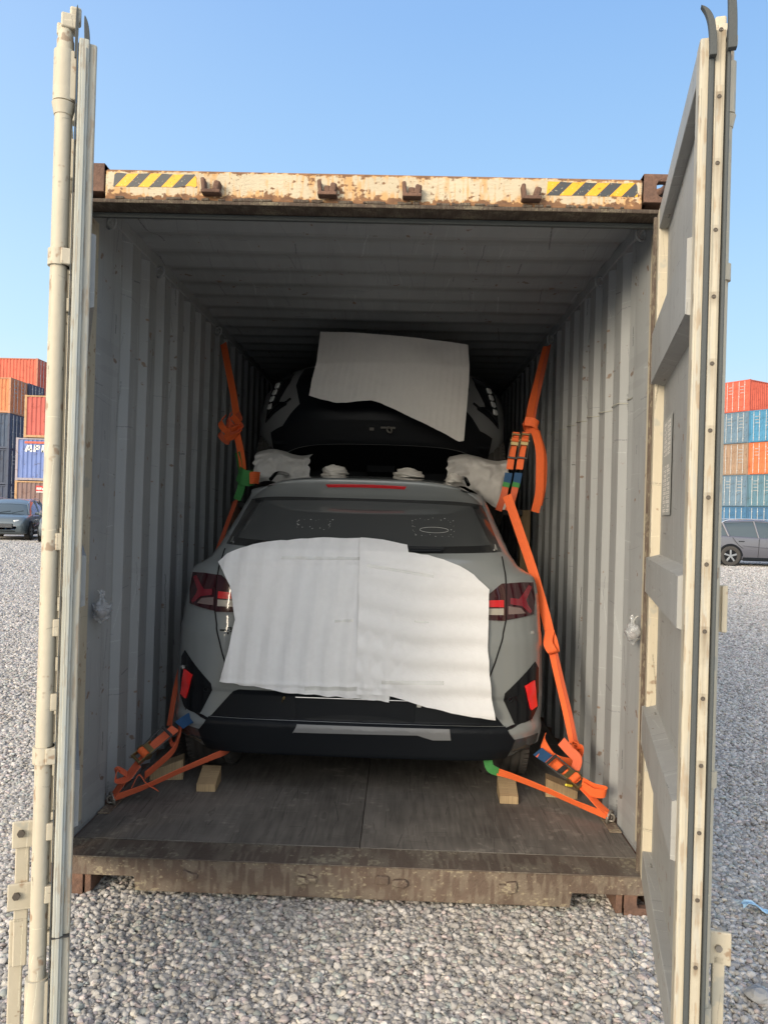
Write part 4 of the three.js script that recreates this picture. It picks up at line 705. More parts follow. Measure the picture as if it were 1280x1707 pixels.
{ // foam wrapped round its front wheels
  const rg = fbm(855, 8, 3);
  for (const [s, lab] of [[-1, 'crumpled foam wrap round the left front wheel of the raised car'], [1, 'crumpled foam wrap round the right front wheel, hanging beside the orange straps']])
    sheetThing('wheel_wrap', lab, 'foam wrap', 'foam wraps on the raised wheels', 34, 24, (u, v) => {
      const r = rg(u, v), a = lerp(-0.55, 1.35, v), x = s > 0 ? lerp(0.46, 0.875, u) + 0.03 * (v - 0.5) : lerp(-0.84, -0.47, u);
      const R = 0.365 + 0.09 * (r - 0.5) + 0.03 * Math.sin(u * 9 + v * 4) + 0.05 * (Math.abs(2 * rg(u * 1.7, v * 0.6 + 0.3) - 1) - 0.3), drop = s > 0 ? 0.12 * smooth(0.4, 0, v) * smooth(0.3, 1, u) : 0.0;
      return V(x + 0.03 * (rg(v, u) - 0.5), 1.80 + 0.36 * Math.sin(a) * 0.42 - drop + 0.02 * Math.sin(u * 6), -2.44 + R * Math.cos(a) * 0.55 + 0.10);
    }, M.foamOld, 0.004);
}
{ // rags lying on the roof of the first car
  const lump = (x, y, z, sx, sy, sz, seed) => { const f = fbm(seed, 8, 3), g = new THREE.SphereGeometry(1, 36, 22), p = g.attributes.position; for (let i = 0; i < p.count; i++) { const d = V(p.getX(i), p.getY(i), p.getZ(i)), n = f(Math.atan2(d.z, d.x) / 6.2832 + 0.5, d.y * 0.5 + 0.5), k = 0.62 + 0.75 * n; p.setXYZ(i, x + d.x * k * sx, y + Math.max(-0.35, d.y) * k * sy, z + d.z * k * sz); } g.computeVertexNormals(); return g; };
  single('rag', lump(-0.245, FL + 1.612, -1.55, 0.075, 0.045, 0.07, 31), M.cloth, 'pale rag on the car roof, left of the roof centre', 'rag', 'rags on the car roof');
  single('rag', lump(0.19, FL + 1.612, -1.55, 0.085, 0.040, 0.07, 47), M.cloth, 'pale rag on the car roof, right of the roof centre', 'rag', 'rags on the car roof');
  single('rag', lump(0.452, FL + 1.585, -1.45, 0.05, 0.04, 0.06, 58), M.cloth, 'small grey rag at the right roof edge by the wheel wrap', 'rag', 'rags on the car roof');
}

// ---------------------------------------------------------------- lashing straps
function ratchet(parent, c, dir, nrm, open, k = 0.86) { // buckle along dir, facing nrm
  const x = dir.clone().normalize(), z = nrm.clone().addScaledVector(x, -nrm.dot(x)).normalize(), y = z.clone().cross(x);
  const mtx = new THREE.Matrix4().makeBasis(x, y, z).setPosition(c); const Q = gs => gs.map(g => { g.scale(k, k, k); g.applyMatrix4(mtx); return g; });
  const f = add('ratchet_frame', Q([rbx(0.13, 0.004, 0.03, 0, 0.031, 0.008, 0.002), rbx(0.13, 0.004, 0.03, 0, -0.031, 0.008, 0.002), rbx(0.03, 0.062, 0.004, 0.028, 0, 0.022, 0.002), cyl(0.008, 0.008, 0.072, -0.055, 0, 0.008, 0, 0, 0), cyl(0.012, 0.012, 0.070, 0.0, 0, 0.012, 0, 0, 0), cyl(0.022, 0.022, 0.006, 0.0, 0.036, 0.010, 0, 0, 0, 12), cyl(0.022, 0.022, 0.006, 0.0, -0.036, 0.010, 0, 0, 0, 12)]), M.zinc, parent);
  add('spool', Q([cyl(0.020, 0.020, 0.056, -0.006, 0, 0.014, 0, 0, 0, 18)]), M.orange, f);
  add('ratchet_handle', Q([rod(V(0.01, 0.036, 0.016), V(0.15, 0.040, 0.016 + open), 0.005, 8), rod(V(0.01, -0.036, 0.016), V(0.15, -0.040, 0.016 + open), 0.005, 8), rbx(0.016, 0.088, 0.014, 0.152, 0, 0.018 + open, 0.005)]), M.blackSteel, f);
}
const W5 = 0.048, HB = 'orange straps lashing the cars';
function strap(label) { return thing('ratchet_strap', label, 'strap', HB); }
const web = (t, pts, sides, mat = M.orange, w = W5, seg = 60, name = 'webbing') => add(name, band(pts, sides, w, 0.0032, seg), mat, t, true);
{ // left rear wheel
  const t = strap('worn orange ratchet strap from the left floor ring round the left rear wheel');
  const ring = V(-1.128, FL + 0.050, -0.49), up1 = [V(0.25, 0.75, 0.6)];
  web(t, [ring, V(-1.085, 0.275, -0.50), V(-1.045, 0.335, -0.535), V(-1.005, 0.385, -0.575)], [V(0.6, -0.1, 0.75)], M.orangeWorn, W5, 24);
  web(t, [V(-1.005, 0.392, -0.575), V(-0.955, 0.435, -0.64), V(-0.91, 0.47, -0.70)], [V(0.45, -0.55, 0.7)], M.orangeWorn, W5, 20);
  web(t, [V(-0.898, 0.478, -0.72), V(-0.880, 0.489, -0.755), V(-0.86, 0.495, -0.82)], [V(0.45, -0.55, 0.7)], M.blueSleeve, 0.056, 12, 'sleeve');
  web(t, [V(-0.862, 0.494, -0.82), V(-0.845, 0.50, -0.95), V(-0.83, 0.515, -1.2)], [V(0.9, -0.3, 0.1)], M.orangeWorn, W5, 12);
  web(t, [ring.clone().add(V(0.005, -0.008, 0.004)), V(-1.0, 0.235, -0.555), V(-0.86, 0.285, -0.65), V(-0.735, 0.325, -0.735), V(-0.69, 0.332, -0.80), V(-0.675, 0.325, -0.95)], [V(0.1, 1, 0.35), V(0.2, 0.75, 0.5), V(0.15, 0.8, 0.5), V(0.1, 0.9, 0.4), V(0.05, 1, 0.2), V(0, 1, 0)], M.orangeWorn, 0.036, 60);
  // slack loops hanging below the buckle
  web(t, [V(-1.07, 0.31, -0.50), V(-1.105, 0.335, -0.475), V(-1.10, 0.295, -0.455), V(-1.055, 0.30, -0.47), V(-1.02, 0.345, -0.51)], [V(0.3, -0.2, 0.9)], M.orangeWorn, W5, 36);
  web(t, [V(-1.02, 0.27, -0.60), V(-0.98, 0.30, -0.68), V(-0.93, 0.35, -0.76), V(-0.915, 0.42, -0.80), V(-0.93, 0.46, -0.84)], [V(0.2, 0.9, 0.3)], M.orangeWorn, W5, 40);
  web(t, [V(-1.06, 0.235, -0.54), V(-1.03, 0.29, -0.55), V(-1.0, 0.25, -0.56), V(-0.96, 0.205, -0.60)], [V(0.3, 0.2, 0.9)], M.orangeWorn, 0.04, 30);
  ratchet(t, V(-1.012, 0.385, -0.568), V(0.62, 0.50, -0.60), V(0.1, 0.75, 0.65), 0.020);
  add('hook', tube([V(-1.128, FL + 0.055, -0.49), V(-1.150, FL + 0.045, -0.485), V(-1.148, FL + 0.02, -0.49), V(-1.13, FL + 0.018, -0.498)], 0.005, 20, 6), M.steel, t);
}
{ // right rear wheel
  const t = strap('bright orange ratchet strap from the right floor ring round the right rear wheel');
  const ring = V(1.128, FL + 0.050, -0.49);
  web(t, [ring, V(1.085, 0.245, -0.505), V(1.045, 0.285, -0.53), V(1.015, 0.312, -0.55)], [V(-0.6, -0.1, 0.75)], M.orange, W5, 24);
  web(t, [V(1.0, 0.325, -0.56), V(0.95, 0.35, -0.63), V(0.90, 0.378, -0.70), V(0.86, 0.39, -0.76)], [V(-0.45, -0.55, 0.7)], M.orange, W5, 24);
  web(t, [V(0.895, 0.382, -0.705), V(0.875, 0.388, -0.735), V(0.855, 0.395, -0.78)], [V(-0.45, -0.55, 0.7)], M.blueSleeve, 0.055, 10, 'sleeve');
  add('stitched_band', band([V(0.953, 0.3525, -0.625), V(0.938, 0.359, -0.645)], [V(-0.45, -0.55, 0.7)], 0.053, 0.006, 4), M.blackSteel, t, true);
  web(t, [ring.clone().add(V(-0.005, -0.008, 0.004)), V(1.0, 0.228, -0.555), V(0.86, 0.262, -0.64), V(0.72, 0.292, -0.71), V(0.655, 0.300, -0.745)], [V(-0.1, 1, 0.35), V(-0.2, 0.75, 0.5), V(-0.15, 0.8, 0.5), V(-0.1, 0.9, 0.4), V(0, 1, 0.2)], M.orange, 0.038, 60);
  web(t, [V(0.662, 0.299, -0.740), V(0.625, 0.31, -0.765), V(0.615, 0.345, -0.80), V(0.622, 0.40, -0.84)], [V(-0.1, 1, 0.3), V(0.7, 0.7, 0.3), V(0.9, 0.2, 0.3), V(0.9, 0, 0.4)], M.greenSleeve, 0.046, 30, 'sleeve');
  web(t, [V(1.015, 0.318, -0.54), V(1.06, 0.300, -0.505), V(1.105, 0.303, -0.488), V(1.115, 0.311, -0.496), V(1.065, 0.316, -0.525), V(1.02, 0.332, -0.552)], [V(0.05, 0.9, 0.42)], M.orange, W5, 44);
  // slack folded against the wall above the buckle
  web(t, [V(0.985, 0.335, -0.60), V(1.02, 0.40, -0.66), V(0.99, 0.43, -0.70), V(0.96, 0.46, -0.74)], [V(0.6, 0.1, 0.5)], M.orangeWorn, W5, 30);
  ratchet(t, V(0.985, 0.332, -0.578), V(-0.58, 0.30, -0.60), V(-0.1, 0.8, 0.6), 0.008);
  add('release_tab', [rbx(0.045, 0.010, 0.010, 0.955, 0.318, -0.535, 0.003, 0, 0.6, -0.35)], std({ color: lin(0.75, 0.62, 0.06), roughness: 0.4 }), t);
  add('hook', tube([V(1.128, FL + 0.055, -0.49), V(1.150, FL + 0.045, -0.485), V(1.148, FL + 0.02, -0.49), V(1.13, FL + 0.018, -0.498)], 0.005, 20, 6), M.steel, t);
}
{ // long strap down the right side of the first car
  const t = strap('long orange strap running down between the first car and the right wall');
  web(t, [V(0.735, 1.66, -1.25), V(0.80, 1.46, -1.18), V(0.858, 1.28, -1.12), V(0.89, 1.16, -1.07), V(0.925, 1.02, -1.02), V(0.945, 0.93, -1.0)], [V(0.8, 0.3, 0.5)], M.orange, 0.052, 60);
  web(t, [V(0.938, 0.955, -0.99), V(0.955, 0.90, -0.97), V(0.962, 0.85, -0.96), V(0.945, 0.86, -0.935), V(0.925, 0.90, -0.955), V(0.94, 0.96, -0.985)], [V(0.8, 0.35, 0.4)], M.orange, 0.05, 44, 'folded_loop');
  web(t, [V(0.942, 0.90, -0.985), V(0.975, 0.75, -0.95), V(1.015, 0.57, -0.90), V(1.045, 0.42, -0.86)], [V(0.8, 0.25, 0.5)], M.orange, 0.040, 50);
  web(t, [V(0.962, 0.86, -0.97), V(0.992, 0.72, -0.93), V(1.028, 0.56, -0.885), V(1.052, 0.43, -0.85)], [V(0.35, 0.25, 0.85)], M.orangeWorn, 0.045, 50);
  web(t, [V(1.048, 0.43, -0.855), V(1.06, 0.39, -0.82), V(1.035, 0.355, -0.78), V(0.98, 0.355, -0.76), V(0.92, 0.375, -0.77), V(0.885, 0.43, -0.80), V(0.90, 0.45, -0.85)], [V(0.25, 0.9, 0.2)], M.orange, 0.048, 60, 'folded_loop');
  add('tail_knot', [...[0, 1, 2].map(i => band([V(1.03 + 0.01 * i, 0.44 - 0.015 * i, -0.80), V(1.065, 0.42, -0.79 + 0.01 * i), V(1.055, 0.375, -0.77), V(1.02, 0.385, -0.775)], [V(0.2, 0.3, 0.9)], 0.045, 0.0032, 24))], M.orange, t, true);
}
{ // right upper strap with doubled buckle and hanging tail
  const t = strap('orange strap hanging from the ceiling ring by the right wall, its loose tail dangling');
  const a = V(1.10, 2.70, -2.18);
  web(t, [a, V(1.02, 2.45, -2.0), V(0.95, 2.24, -1.82), V(0.915, 2.12, -1.68)], [V(0.8, 0.2, 0.2)], M.orange, W5, 30);
  web(t, [a.clone().add(V(0.01, 0, 0.01)), V(1.035, 2.45, -1.98), V(0.965, 2.22, -1.80), V(0.93, 2.11, -1.665)], [V(0.5, 0.2, 0.7)], M.orangeWorn, W5, 30);
  web(t, [V(0.88, 2.12, -1.62), V(0.92, 2.115, -1.60), V(0.955, 2.095, -1.615), V(0.95, 2.075, -1.66), V(0.90, 2.09, -1.67), V(0.878, 2.12, -1.63)], [V(0.15, 1, 0.1)], M.orange, 0.05, 44, 'folded_loop');
  web(t, [V(0.935, 2.08, -1.62), V(0.965, 1.95, -1.58), V(0.97, 1.80, -1.57), V(0.968, 1.68, -1.57), V(0.945, 1.575, -1.56)], [V(0.9, 0, -0.25)], M.orange, 0.052, 40, 'loose_tail');
  web(t, [V(0.955, 2.07, -1.64), V(0.992, 1.92, -1.60), V(0.995, 1.76, -1.59), V(0.985, 1.68, -1.585), V(0.972, 1.62, -1.58)], [V(0.75, 0, -0.5)], M.orange, 0.05, 40, 'loose_tail');
  for (const [dx, dz] of [[0, 0], [-0.055, -0.02]]) {
    web(t, [V(0.895 + dx, 2.06, -1.66 + dz), V(0.872 + dx, 1.94, -1.64 + dz), V(0.855 + dx, 1.83, -1.62 + dz)], [V(0.85, 0.1, 0.3)], M.orange, 0.042, 16);
    web(t, [V(0.850 + dx, 1.808, -1.615 + dz), V(0.845 + dx, 1.78, -1.61 + dz), V(0.838 + dx, 1.745, -1.60 + dz)], [V(0.85, 0.1, 0.3)], M.blueSleeve, 0.046, 8, 'sleeve');
    web(t, [V(0.838 + dx, 1.75, -1.60 + dz), V(0.832 + dx, 1.722, -1.60 + dz)], [V(0.85, 0.1, 0.3)], M.greenSleeve, 0.044, 4, 'sleeve');
    web(t, [V(0.833 + dx, 1.728, -1.605 + dz), V(0.822 + dx, 1.67, -1.61 + dz), V(0.80 + dx, 1.58, -1.66 + dz)], [V(0.85, 0.1, 0.3)], M.orangeWorn, 0.040, 8);
    ratchet(t, V(0.888 + dx, 2.005, -1.645 + dz), V(-0.15, -1, 0.12), V(-0.2, 0, 1), 0.004, 0.72);
  }
}
{ // left upper strap
  const t = strap('orange strap hanging from the ceiling ring by the left wall, bunched into a knot');
  web(t, [V(-1.10, 2.68, -2.25), V(-1.01, 2.45, -2.05), V(-0.945, 2.27, -1.92), V(-0.905, 2.14, -1.83)], [V(0.85, 0.25, 0.3)], M.orange, W5, 30);
  const r = rng(71); for (let i = 0; i < 5; i++) { const o = V(-0.915 + (r() - 0.5) * 0.05, 2.10 - i * 0.022, -1.78 + (r() - 0.5) * 0.05), q = () => (r() - 0.5) * 0.05; web(t, [o.clone().add(V(-0.03, 0.045, 0)), o.clone().add(V(-0.045 + q(), 0.0, 0.025)), o.clone().add(V(-0.01 + q(), -0.05, 0.02)), o.clone().add(V(0.035 + q(), -0.01, 0.01)), o.clone().add(V(0.01, 0.05, -0.01))], [V(0.5 + q() * 6, 0.6, 0.5)], i % 2 ? M.orange : M.orangeWorn, 0.046, 30, 'knot_loop'); }
  web(t, [V(-0.905, 2.06, -1.80), V(-0.875, 1.96, -1.79), V(-0.85, 1.85, -1.78), V(-0.838, 1.77, -1.77)], [V(0.85, 0.2, 0.35)], M.orange, 0.048, 20);
  web(t, [V(-0.885, 1.90, -1.80), V(-0.87, 1.84, -1.80), V(-0.856, 1.77, -1.79)], [V(0.6, 0.1, 0.7)], M.greenSleeve, 0.06, 10, 'sleeve');
  web(t, [V(-0.868, 1.765, -1.765), V(-0.835, 1.745, -1.73), V(-0.80, 1.735, -1.735), V(-0.775, 1.742, -1.77)], [V(0.1, 1, 0)], M.greenSleeve, 0.095, 20, 'sleeve');
  web(t, [V(-0.792, 1.738, -1.74), V(-0.765, 1.742, -1.755), V(-0.742, 1.742, -1.80)], [V(0.15, 1, 0)], M.orange, 0.075, 10);
  web(t, [V(-0.84, 1.71, -1.75), V(-0.845, 1.67, -1.75), V(-0.87, 1.60, -1.76)], [V(0.8, 0.1, 0.2)], M.greenSleeve, 0.05, 8, 'sleeve');
}
{ // left long strap, mostly hidden by the car
  const t = strap('dark orange strap between the left wall and the left rear wheel');
  web(t, [V(-0.88, 1.60, -1.78), V(-0.95, 1.2, -1.5), V(-0.99, 0.80, -1.2), V(-1.0, 0.62, -1.02), V(-1.005, 0.42, -0.92)], [V(0.7, 0.2, 0.7)], M.orangeWorn, W5, 50);
  web(t, [V(-1.0, 0.44, -0.93), V(-0.985, 0.36, -0.88), V(-0.95, 0.35, -0.84), V(-0.93, 0.40, -0.84), V(-0.94, 0.47, -0.88)], [V(0.5, 0.2, 0.8)], M.orangeWorn, W5, 40, 'folded_loop');
}

// ---------------------------------------------------------------- wooden chocks
{
  const chock = (x, z, ry, lab, w, l, h) => { const m = single('wood_chock', (() => { const sh = new THREE.Shape(); sh.moveTo(0, 0); sh.lineTo(l, 0); sh.lineTo(l, h * 0.42); sh.lineTo(0.0, h); sh.closePath(); const g = new THREE.ExtrudeGeometry(sh, { depth: w, bevelEnabled: true, bevelSize: 0.002, bevelThickness: 0.002, bevelSegments: 1 }); g.translate(0, 0.003, -w / 2); return g; })(), M.wood, lab, 'wood block', 'chocks at the rear wheels'); m.position.set(x, FL, z); m.rotation.y = ry; return m; };
  chock(-0.765, -0.865, -Math.PI / 2 + 0.05, 'pale wooden block lying behind the left rear tyre, under the strap', 0.09, 0.145, 0.075);
  chock(0.715, -0.85, -Math.PI / 2 - 0.03, 'pale wooden block lying behind the right rear tyre, under the strap', 0.085, 0.145, 0.08);
  chock(-1.02, -0.95, 0.12 - Math.PI * 0, 'wooden wedge between the left rear tyre and the left wall', 0.10, 0.16, 0.10).rotation.set(0, Math.PI + 0.2, 0);
  scene.children[scene.children.length - 1].position.set(-0.925, FL, -0.92);
  chock(0.915, -0.86, -0.15, 'wooden wedge between the right rear tyre and the right wall', 0.09, 0.15, 0.085);
}
// ---------------------------------------------------------------- plastic bags tied to the posts
for (const [s, lab, x, y, z, k] of [[1, 'clear plastic bag tied to the right corner post', 1.130, 1.085, -0.22, 1], [-1, 'clear plastic bag tied to the left corner post', -1.132, 1.10, -0.30, 1.25]]) {
  const f = fbm(s > 0 ? 81 : 83, 8, 3), g = new THREE.SphereGeometry(1, 30, 26), p = g.attributes.position;
  for (let i = 0; i < p.count; i++) { const d = V(p.getX(i), p.getY(i), p.getZ(i)), n = f(Math.atan2(d.z, d.x) / 6.2832 + 0.5, d.y * 0.5 + 0.5), h = d.y * 0.5 + 0.5, prof = h > 0.78 ? lerp(0.28, 0.55, (h - 0.78) / 0.22) : lerp(1, 0.28, Math.pow(h / 0.78, 1.7)); const q = prof * (0.35 + 1.35 * n); p.setXYZ(i, d.x * q * 0.036 * k, d.y * 0.055 * k + (n - 0.5) * 0.035, d.z * q * 0.042 * k); }
  g.computeVertexNormals(); const t = thing('plastic_bag', lab, 'bag', 'plastic bags on the posts'); t.position.set(x, y, z);
  add('bag', g, M.bag, t); add('contents', xf(new THREE.IcosahedronGeometry(0.017 * k, 1), 0, -0.026 * k, 0), std({ color: lin(0.28, 0.25, 0.25), roughness: 0.4 }), t); add('tie', tube([V(0, 0.03 * k, 0), V(s * 0.012, 0.05 * k, 0), V(s * 0.024, 0.055 * k, -0.01)], 0.002, 10, 5), M.white, t);
}

// ---------------------------------------------------------------- stacked containers across the yard
const paints = {};
function paintMat(r, g, b) { const k = [r, g, b].join(); return paints[k] || (paints[k] = std({ color: lin(r * 1.15, g * 1.15, b * 1.15), map: rep(dirtTex, 2.6), roughness: 0.65 })); }
const postGeo = {}, FAR = 'containers stacked across the yard';
const corrGeo = (len, depth, pitch) => { // corrugated sheet in x, facing +z, y 0..1
  const xs = []; const n = Math.round(len / pitch), p = len / n; for (let i = 0; i < n; i++) for (const t of [0, 0.25, 0.5, 0.75]) xs.push([-len / 2 + (i + t) * p, (t === 0 || t === 0.75) ? 0 : -depth]); xs.push([len / 2, 0]);
  const g = gridGeo((i, j) => V(xs[i][0], j, xs[i][1]), xs.length - 1, 1).toNonIndexed(); g.computeVertexNormals(); return g;
};
// local frame: length along x, doors at +x, base at y = 0
function stackBox(label, col, L, opts = {}) {
  const H = 2.585, m = paintMat(...col), fm = paintMat(...(opts.frame || col.map(c => c * 0.85))), t = thing('stacked_container', label, 'container', FAR), W = 1.219;
  const side = corrGeo(L - 0.3, 0.045, 0.27); side.scale(1, H - 0.26, 1);
  add('side_wall', side.clone().translate(0, 0.15, W - 0.02), m, t); add('side_wall', side.clone().rotateY(Math.PI).translate(0, 0.15, -W + 0.02), m, t);
  const e = corrGeo(2 * W - 0.3, 0.04, 0.25); e.scale(1, H - 0.26, 1); e.rotateY(-Math.PI / 2); add('end_wall', e.translate(-L / 2 + 0.03, 0.15, 0), m, t);
  add('roof', b2(-L / 2 + 0.02, L / 2 - 0.02, H - 0.07, H - 0.03, -W + 0.02, W - 0.02), m, t);
  add('base', b2(-L / 2 + 0.05, L / 2 - 0.05, 0.03, 0.15, -W + 0.06, W - 0.06), fm, t);
  const fr = []; for (const sx of [-1, 1]) for (const sz of [-1, 1]) fr.push(b2(sx * L / 2 - (sx > 0 ? 0.14 : 0), sx * L / 2 + (sx > 0 ? 0 : 0.14), 0.119, H - 0.119, sz > 0 ? W - 0.12 : -W, sz > 0 ? W : -W + 0.12));
  for (const sz of [-1, 1]) { const z0 = sz > 0 ? W - 0.06 : -W; fr.push(b2(-L / 2 + 0.141, L / 2 - 0.141, H - 0.10, H - 0.02, z0, z0 + 0.06), b2(-L / 2 + 0.141, L / 2 - 0.141, 0.02, 0.16, z0, z0 + 0.06)); }
  for (const sx of [-1, 1]) { const x0 = sx > 0 ? L / 2 - 0.08 : -L / 2; fr.push(b2(x0, x0 + 0.08, H - 0.12, H - 0.01, -W + 0.121, W - 0.121), b2(x0, x0 + 0.08, 0.01, 0.14, -W + 0.121, W - 0.121)); }
  add('frame', fr, fm, t);
  const cs = []; for (const sx of [-1, 1]) for (const sz of [-1, 1]) for (const y of [0.059, H - 0.059]) cs.push(b2(sx > 0 ? L / 2 - 0.175 : -L / 2 - 0.004, sx > 0 ? L / 2 + 0.004 : -L / 2 + 0.175, y - 0.059, y + 0.059, sz > 0 ? W - 0.16 : -W - 0.004, sz > 0 ? W + 0.004 : -W + 0.16));
  add('corner_castings', cs, fm, t);
  for (const sz of [-1, 1]) {
    const d = add('door', [b2(L / 2 - 0.06, L / 2 - 0.02, 0.142, H - 0.122, sz > 0 ? 0.006 : -W + 0.125, sz > 0 ? W - 0.125 : -0.006), ...[0.55, 1.05, 1.55, 2.05].map(y => b2(L / 2 - 0.0199, L / 2 + 0.005, y - 0.11, y + 0.11, sz > 0 ? 0.06 : -W + 0.18, sz > 0 ? W - 0.18 : -0.06))], m, t);
    for (const k of [0.28, 0.78]) add('locking_bar', [cyl(0.02, 0.02, H - 0.2, L / 2 + 0.045, H / 2, sz * k, 0, 0, 0, 8), ...[0.35, 1.25, 2.2].map(y => bx(0.05, 0.06, 0.07, L / 2 + 0.03, y, sz * k))], opts.bar || M.barGrey, d);
    const rr = rng(Math.floor(col[0] * 977 + sz * 13 + L)); const mk = []; for (let i = 0; i < 5; i++) mk.push(b2(L / 2 + 0.0051, L / 2 + 0.008, 1.0 + i * 0.26, 1.06 + i * 0.26, sz * 0.52 - 0.14 - rr() * 0.08, sz * 0.52 + 0.14 + rr() * 0.04)); if (rr() > 0.25) add('stencil_print', mk.slice(Math.floor(rr() * 3)), M.printGrey, d);
  }
  return t;
}
const put = (o, x, y, z, ry) => { o.position.set(x, y + groundY(z), z); o.rotation.y = ry; return o; };
const ORANGE = [0.52, 0.12, 0.055], RED = [0.46, 0.10, 0.075], NAVY = [0.045, 0.06, 0.10], BLUE = [0.14, 0.20, 0.42], BROWN = [0.20, 0.13, 0.115], SKY = [0.10, 0.26, 0.42], SLATE = [0.12, 0.19, 0.25], TEAL = [0.09, 0.18, 0.23], TAN = [0.42, 0.25, 0.12], GREY = [0.24, 0.23, 0.22];
const LV = 2.6;
{ // left yard: nearest column C, columns A and B behind
  const cx = -23.18 + 6.05, cz = -44.2;
  put(stackBox('weathered brown container at the bottom of the stack, under the blue one, behind parked cars', BROWN, 12.1, { frame: TAN }), cx, 0.12, cz, Math.PI);
  const apl = put(stackBox('faded blue container with white lettering and a red stripe, second in its stack', BLUE, 12.1, { frame: [0.30, 0.27, 0.30] }), cx, 0.12 + LV, cz, Math.PI);
  put(stackBox('red corrugated container on top of the faded blue lettered one', RED, 12.1, { frame: TAN }), cx + 0.45, 0.12 + 2 * LV, cz, Math.PI);
  // APL lettering: raised painted strokes on the corrugated side (side faces the viewer at local -z)
  const st = new THREE.Group(); st.name = 'lettering'; apl.add(st);
  const bar = (x, y, w, h, lean = 0, mat = M.white) => { const g = new THREE.BoxGeometry(w, h, 0.006); g.rotateZ(lean); add('letter_stroke', xf(g, -x, y, -1.219 + 0.012, 0, 0, 0), mat, st); };
  const x0 = -5.55, ly = 1.95, lh = 0.42;
  // local x is mirrored to the viewer because the box is turned round: x here runs to the viewer's right
  bar(x0 + 0.18, ly, 0.13, lh, 0.38); bar(x0 + 0.42, ly, 0.13, lh, -0.12); bar(x0 + 0.32, ly - 0.07, 0.26, 0.10);
  bar(x0 + 0.66, ly, 0.13, lh, 0.12); bar(x0 + 0.80, ly + 0.155, 0.26, 0.11); bar(x0 + 0.92, ly + 0.08, 0.11, 0.20, 0.12); bar(x0 + 0.80, ly - 0.02, 0.26, 0.10);
  bar(x0 + 1.14, ly, 0.13, lh, 0.12); bar(x0 + 1.28, ly - 0.16, 0.36, 0.10);
  const red = paintMat(0.55, 0.11, 0.06); bar(x0 + 0.75, ly + 0.36, 1.45, 0.13, 0, red);
  const brown = scene.children.find(o => o.name === 'stacked_container'), em = new THREE.Group(); em.name = 'emblem'; brown.add(em);
  add('emblem_plate', b2(5.6 - 1.35, 5.6 - 0.85, 1.98, 2.30, -1.219 + 0.006, -1.219 + 0.012), paintMat(0.55, 0.04, 0.04), em); for (let i = 0; i < 4; i++) add('letter_stroke', b2(5.6 - 0.97 - i * 0.11, 5.6 - 0.90 - i * 0.11, 2.06 - (i % 2) * 0.02, 2.20 - (i === 3 ? 0.05 : 0), -1.219 + 0.001, -1.219 + 0.005), M.white, em); add('letter_stroke', b2(5.6 - 1.32, 5.6 - 0.88, 1.90, 1.955, -1.219 + 0.006, -1.219 + 0.012), M.white, em);
  // column A: long sides face us, door ends recede to the right
  const ax = -28.25 - 6.05, az = -53.2;
  [[NAVY, 'dark navy container at the bottom of the far left stack'], [[0.04, 0.055, 0.09], 'dark navy container second in the far left stack'], [[0.05, 0.075, 0.12], 'dark blue container with white locking bars, third in the far left stack'], [TAN.map((c, i) => [0.58, 0.20, 0.08][i]), 'orange container on top of the far left stack']].forEach(([c, lab], i) => put(stackBox(lab, c, 12.1, { frame: i === 3 ? [0.45, 0.22, 0.12] : NAVY }), ax, i * LV, az, 0));
  [[NAVY, 'navy container in the row behind the far left stack, bottom'], [NAVY, 'navy container in the row behind the far left stack, second level'], [NAVY, 'navy container in the row behind the far left stack, third level'], [[0.07, 0.085, 0.13], 'blue grey container end showing right of the orange one, fourth level']].forEach(([c, lab], i) => put(stackBox(lab, c, 12.1), ax + 0.1, i * LV, az - 2.55, 0));
  const bx0 = -29.35 - 6.05, bz = -59.5;
  [0, 1, 2, 3, 4].forEach(i => put(stackBox(['lowest container of the rear left stack behind the navy row', 'second container of the rear left stack behind the navy row', 'third container of the rear left stack behind the navy row', 'fourth container of the rear left stack behind the navy row', 'bright orange red container with white marks, highest on the left'][i], i === 4 ? [0.60, 0.13, 0.075] : RED, 12.1, { frame: i === 4 ? [0.42, 0.16, 0.10] : RED }), bx0, i * LV, bz, 0));
  const dx = -31.6 + 6.05, dz = -67.5;
  for (let i = 2; i < 5; i++) put(stackBox(['', '', 'third red container far behind the left stacks', 'fourth red container far behind the left stacks', 'red container far behind, just right of the highest orange one'][i], [0.56, 0.14, 0.08], 12.1), dx, i * LV, dz, 0);
  put(stackBox('bottom container far behind the left stacks', RED, 12.1), dx, 0, dz, 0); put(stackBox('second container far behind the left stacks', RED, 12.1), dx, LV, dz, 0);
}
